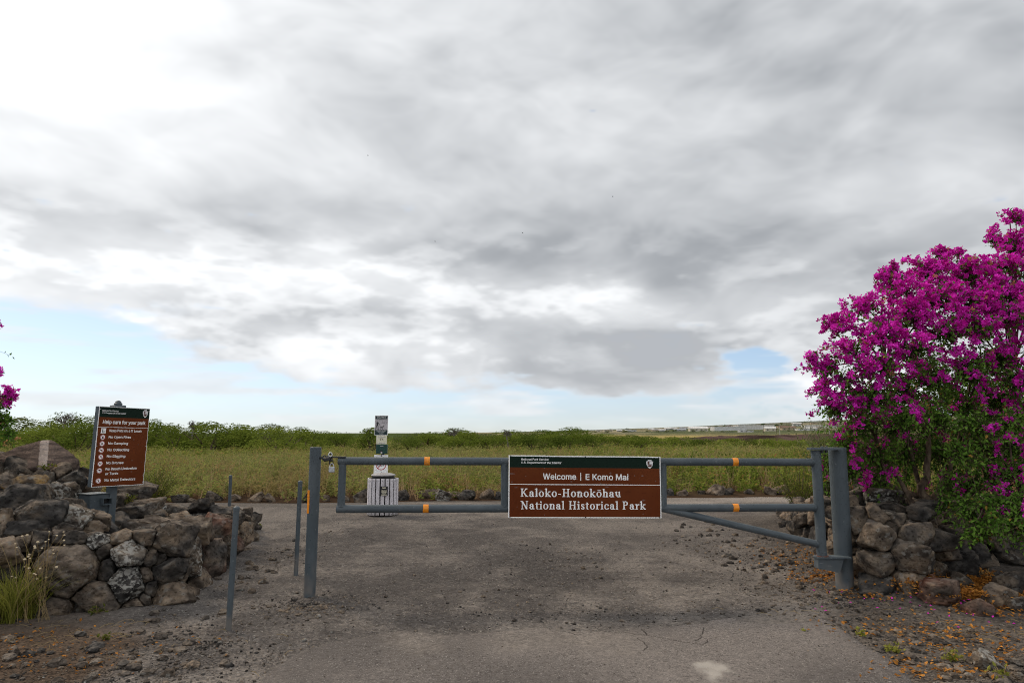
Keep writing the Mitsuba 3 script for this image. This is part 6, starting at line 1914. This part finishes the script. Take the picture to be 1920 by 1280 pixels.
GB = 'small buildings of the hillside town'
def building(px, py, wpx, hpx, wall_, roof_, label, group=None, pitched=True, Yf=None):
    g = on_hill(px, py) if Yf is None else W(px, py, Yf)
    g[2] = float(hill_z(np.array(g[0]), np.array(g[1]))) - 0.3
    s = g[1] / FOC
    w_, h_, d_ = wpx * s, hpx * s, max(6.0, 0.45 * wpx * s)
    d_ = min(d_, 26)
    key = thing('building', label, 'building', group)
    hw_ = h_ * (0.62 if pitched else 0.92)
    obj('wall', box(g[0], g[1] + d_ / 2, g[2] + hw_ / 2, w_, d_, hw_), wall_, key)
    if pitched:
        pr = Polygon([(-d_ / 2 - 0.5, 0), (d_ / 2 + 0.5, 0), (0, h_ - hw_)])
        m = extrude(pr, w_ + 1.2)
        m.apply_transform(np.array([[0, 0, 1, g[0] - w_ / 2 - 0.6], [1, 0, 0, g[1] + d_ / 2], [0, 1, 0, g[2] + hw_ + 0.02], [0, 0, 0, 1.0]]))
        m.fix_normals()
    else:
        m = box(g[0], g[1] + d_ / 2, g[2] + hw_ + (h_ - hw_) / 2 + 0.02, w_ + 0.8, d_ + 0.8, h_ - hw_)
    obj('roof', m, roof_, key)
    nwin = int(np.clip(wpx / 7, 1, 4))
    for q in range(0 if (not pitched and wpx > 36) else nwin):
        x = g[0] - w_ / 2 + (q + 0.5) * w_ / nwin
        obj('window', box(x, g[1] - 0.05, g[2] + hw_ * 0.55, w_ / nwin * 0.34, 0.2, hw_ * 0.26), 'window_dark', key)


building(1311, 808, 34, 9, 'wall_cream', 'roof_white', 'cream building with a pale gabled roof, left of the long white roofs on the hillside')
building(1370, 807, 60, 8, 'wall_pale', 'roof_white', 'long pale warehouse on the hillside, left one of the long roofs', pitched=False)
building(1420, 805, 70, 9, 'wall_white', 'roof_white', 'longest white warehouse on the hillside above the lava flow', pitched=False)
building(1400, 810, 26, 4, 'wall_white', 'roof_white', 'low white shed in front of the long warehouses', pitched=False)
building(1445, 808, 20, 9, 'wall_cream', 'roof_white', 'cream two storey building beside the palms')
building(1480, 806, 26, 8, 'wall_tan', 'roof_brown', 'tan building with rows of windows below the skyline')
building(1530, 802, 40, 6, 'wall_white', 'roof_white', 'long white low roof at the right end of the hillside, near the bougainvillea', pitched=False)
building(1515, 807, 36, 4, 'wall_white', 'roof_white', 'white wall like building below the long low roof on the right', pitched=False)
rb_ = np.random.default_rng(9)
for k in range(54):
    px = rb_.uniform(1120, 1640)
    top = np.interp(px, [1000, 1100, 1250, 1400, 1560, 1700], [809, 806.5, 802, 796, 789.5, 783.5])
    py = rb_.uniform(top + 2.2, 809)
    if 1290 < px < 1460 and py > 803: continue
    pit = bool(rb_.random() < 0.6)
    wl, rf = rb_.choice(['white', 'cream', 'grey', 'tan', 'pale']), rb_.choice(['roof_white', 'roof_grey', 'roof_brown', 'roof_grey', 'roof_white'])
    building(px, py, rb_.uniform(7, 22), rb_.uniform(2.4, 4.2), 'wall_' + wl, rf, f"tiny {wl} {'gabled' if pit else 'flat'} house, {rf[5:]} roof, hillside {whereabouts(px)}", GB, pit)
# dark trees between the houses
for k in range(46):
    px = rb_.uniform(1030, 1640)
    top = np.interp(px, [1000, 1100, 1250, 1400, 1560, 1700], [809, 806.5, 802, 796, 789.5, 783.5])
    g = on_hill(px, rb_.uniform(top + 1.2, 811))
    key = thing('hillside_tree', f'small dark tree on the distant hillside, {whereabouts(px)}', 'tree', 'trees of the hillside town')
    g[2] = float(hill_z(np.array(g[0]), np.array(g[1]))) - 0.3
    s = g[1] / FOC
    wt, ht = rb_.uniform(5, 14) * s, rb_.uniform(2.5, 5) * s
    M = T().translate([float(q) for q in g]).scale([wt, wt, ht])
    obj('crown', SMALLC[k % 3], None, key, to_world=M)
    obj('trunk', LIMB[k % 3], None, key, to_world=M)


def pole(px, base, top, Y, label, lamp=False):
    b, t = W(px, base, Y), W(px, top, Y)
    b[2] = 0.0
    key = thing('utility_pole', label, 'pole')
    obj('mast', tube([b, t], [0.14, 0.09], 8), 'pole_grey', key, smooth=True)
    obj('arm', tube([t + np.array([-0.5, 0, -0.05]), t + np.array([0.5, 0, -0.05])], 0.06, 6), 'pole_grey', key, smooth=True)


bsdf('pole_grey', {'type': 'diffuse', 'reflectance': rgb(0.42, 0.41, 0.40)})
pole(1462, 812, 797, 330, 'pale utility pole in front of the hillside town, right of the cream building')
pole(1555, 812, 777, 260, 'tall thin pole on the plain at the left tip of the bougainvillea')
for k, (px, base, top, lab) in enumerate(((1431, 809, 794, 'palm with a round head on the hillside, left of the two palms'), (1456, 808, 796, 'palm on the hillside beside the cream building, right of the two palms'))):
    Yp = 700.0
    b, t = W(px, base, Yp), W(px, top, Yp)
    b[2] = float(hill_z(np.array(b[0]), np.array(Yp))) - 0.2
    key = thing('palm_tree', lab, 'palm tree')
    obj('trunk', tube([b, (b + t) / 2 + np.array([0.2, 0, 0]), t], [0.3, 0.22, 0.18], 6), 'bark', key, smooth=True)
    fr2 = []
    for q in range(16):
        a_, e_ = q * 0.393 * 1.7, 0.5 - 0.09 * (q % 8)
        d = np.array([math.cos(a_), math.sin(a_), e_])
        tt = np.linspace(0, 1, 5)[:, None]
        fr2.append(tube(t + d * 2.6 * tt + np.array([0, 0, -1.7]) * tt ** 2, [0.16, 0.34, 0.38, 0.26, 0.03], 3, False))
    obj('fronds', cat(fr2), 'palm_leaf', key, kind='stuff')
bsdf('palm_leaf', {'type': 'diffuse', 'reflectance': rgb(0.05, 0.075, 0.03)})

# birds, mere specks under the clouds
for k, (px, py) in enumerate(((690, 292), (816, 453), (980, 437), (1149, 369))):
    c = W(px, py, 120)
    key = thing('bird', f'tiny dark bird in the sky, {["the leftmost and highest", "left of centre, lowest", "near the middle of the sky", "right of centre"][k]} of four', 'bird')
    bd_ = trimesh.creation.icosphere(subdivisions=2, radius=0.04)
    bd_.apply_scale((2.2, 0.9, 0.9))
    bd_.apply_translation(c)
    obj('body', bd_, 'sign_black', key)
    for s in (-1, 1):
        wv = np.array([c + [0.06, 0, 0.02], c + [-0.08, 0, 0.02], c + [-0.10, s * 0.11, 0.07], c + [-0.02, s * 0.21, 0.04], c + [0.05, s * 0.10, 0.07]])
        wm = trimesh.convex.convex_hull(np.vstack([wv, wv + [0, 0, 0.012]]))
        obj('wing', wm, 'sign_black', key)
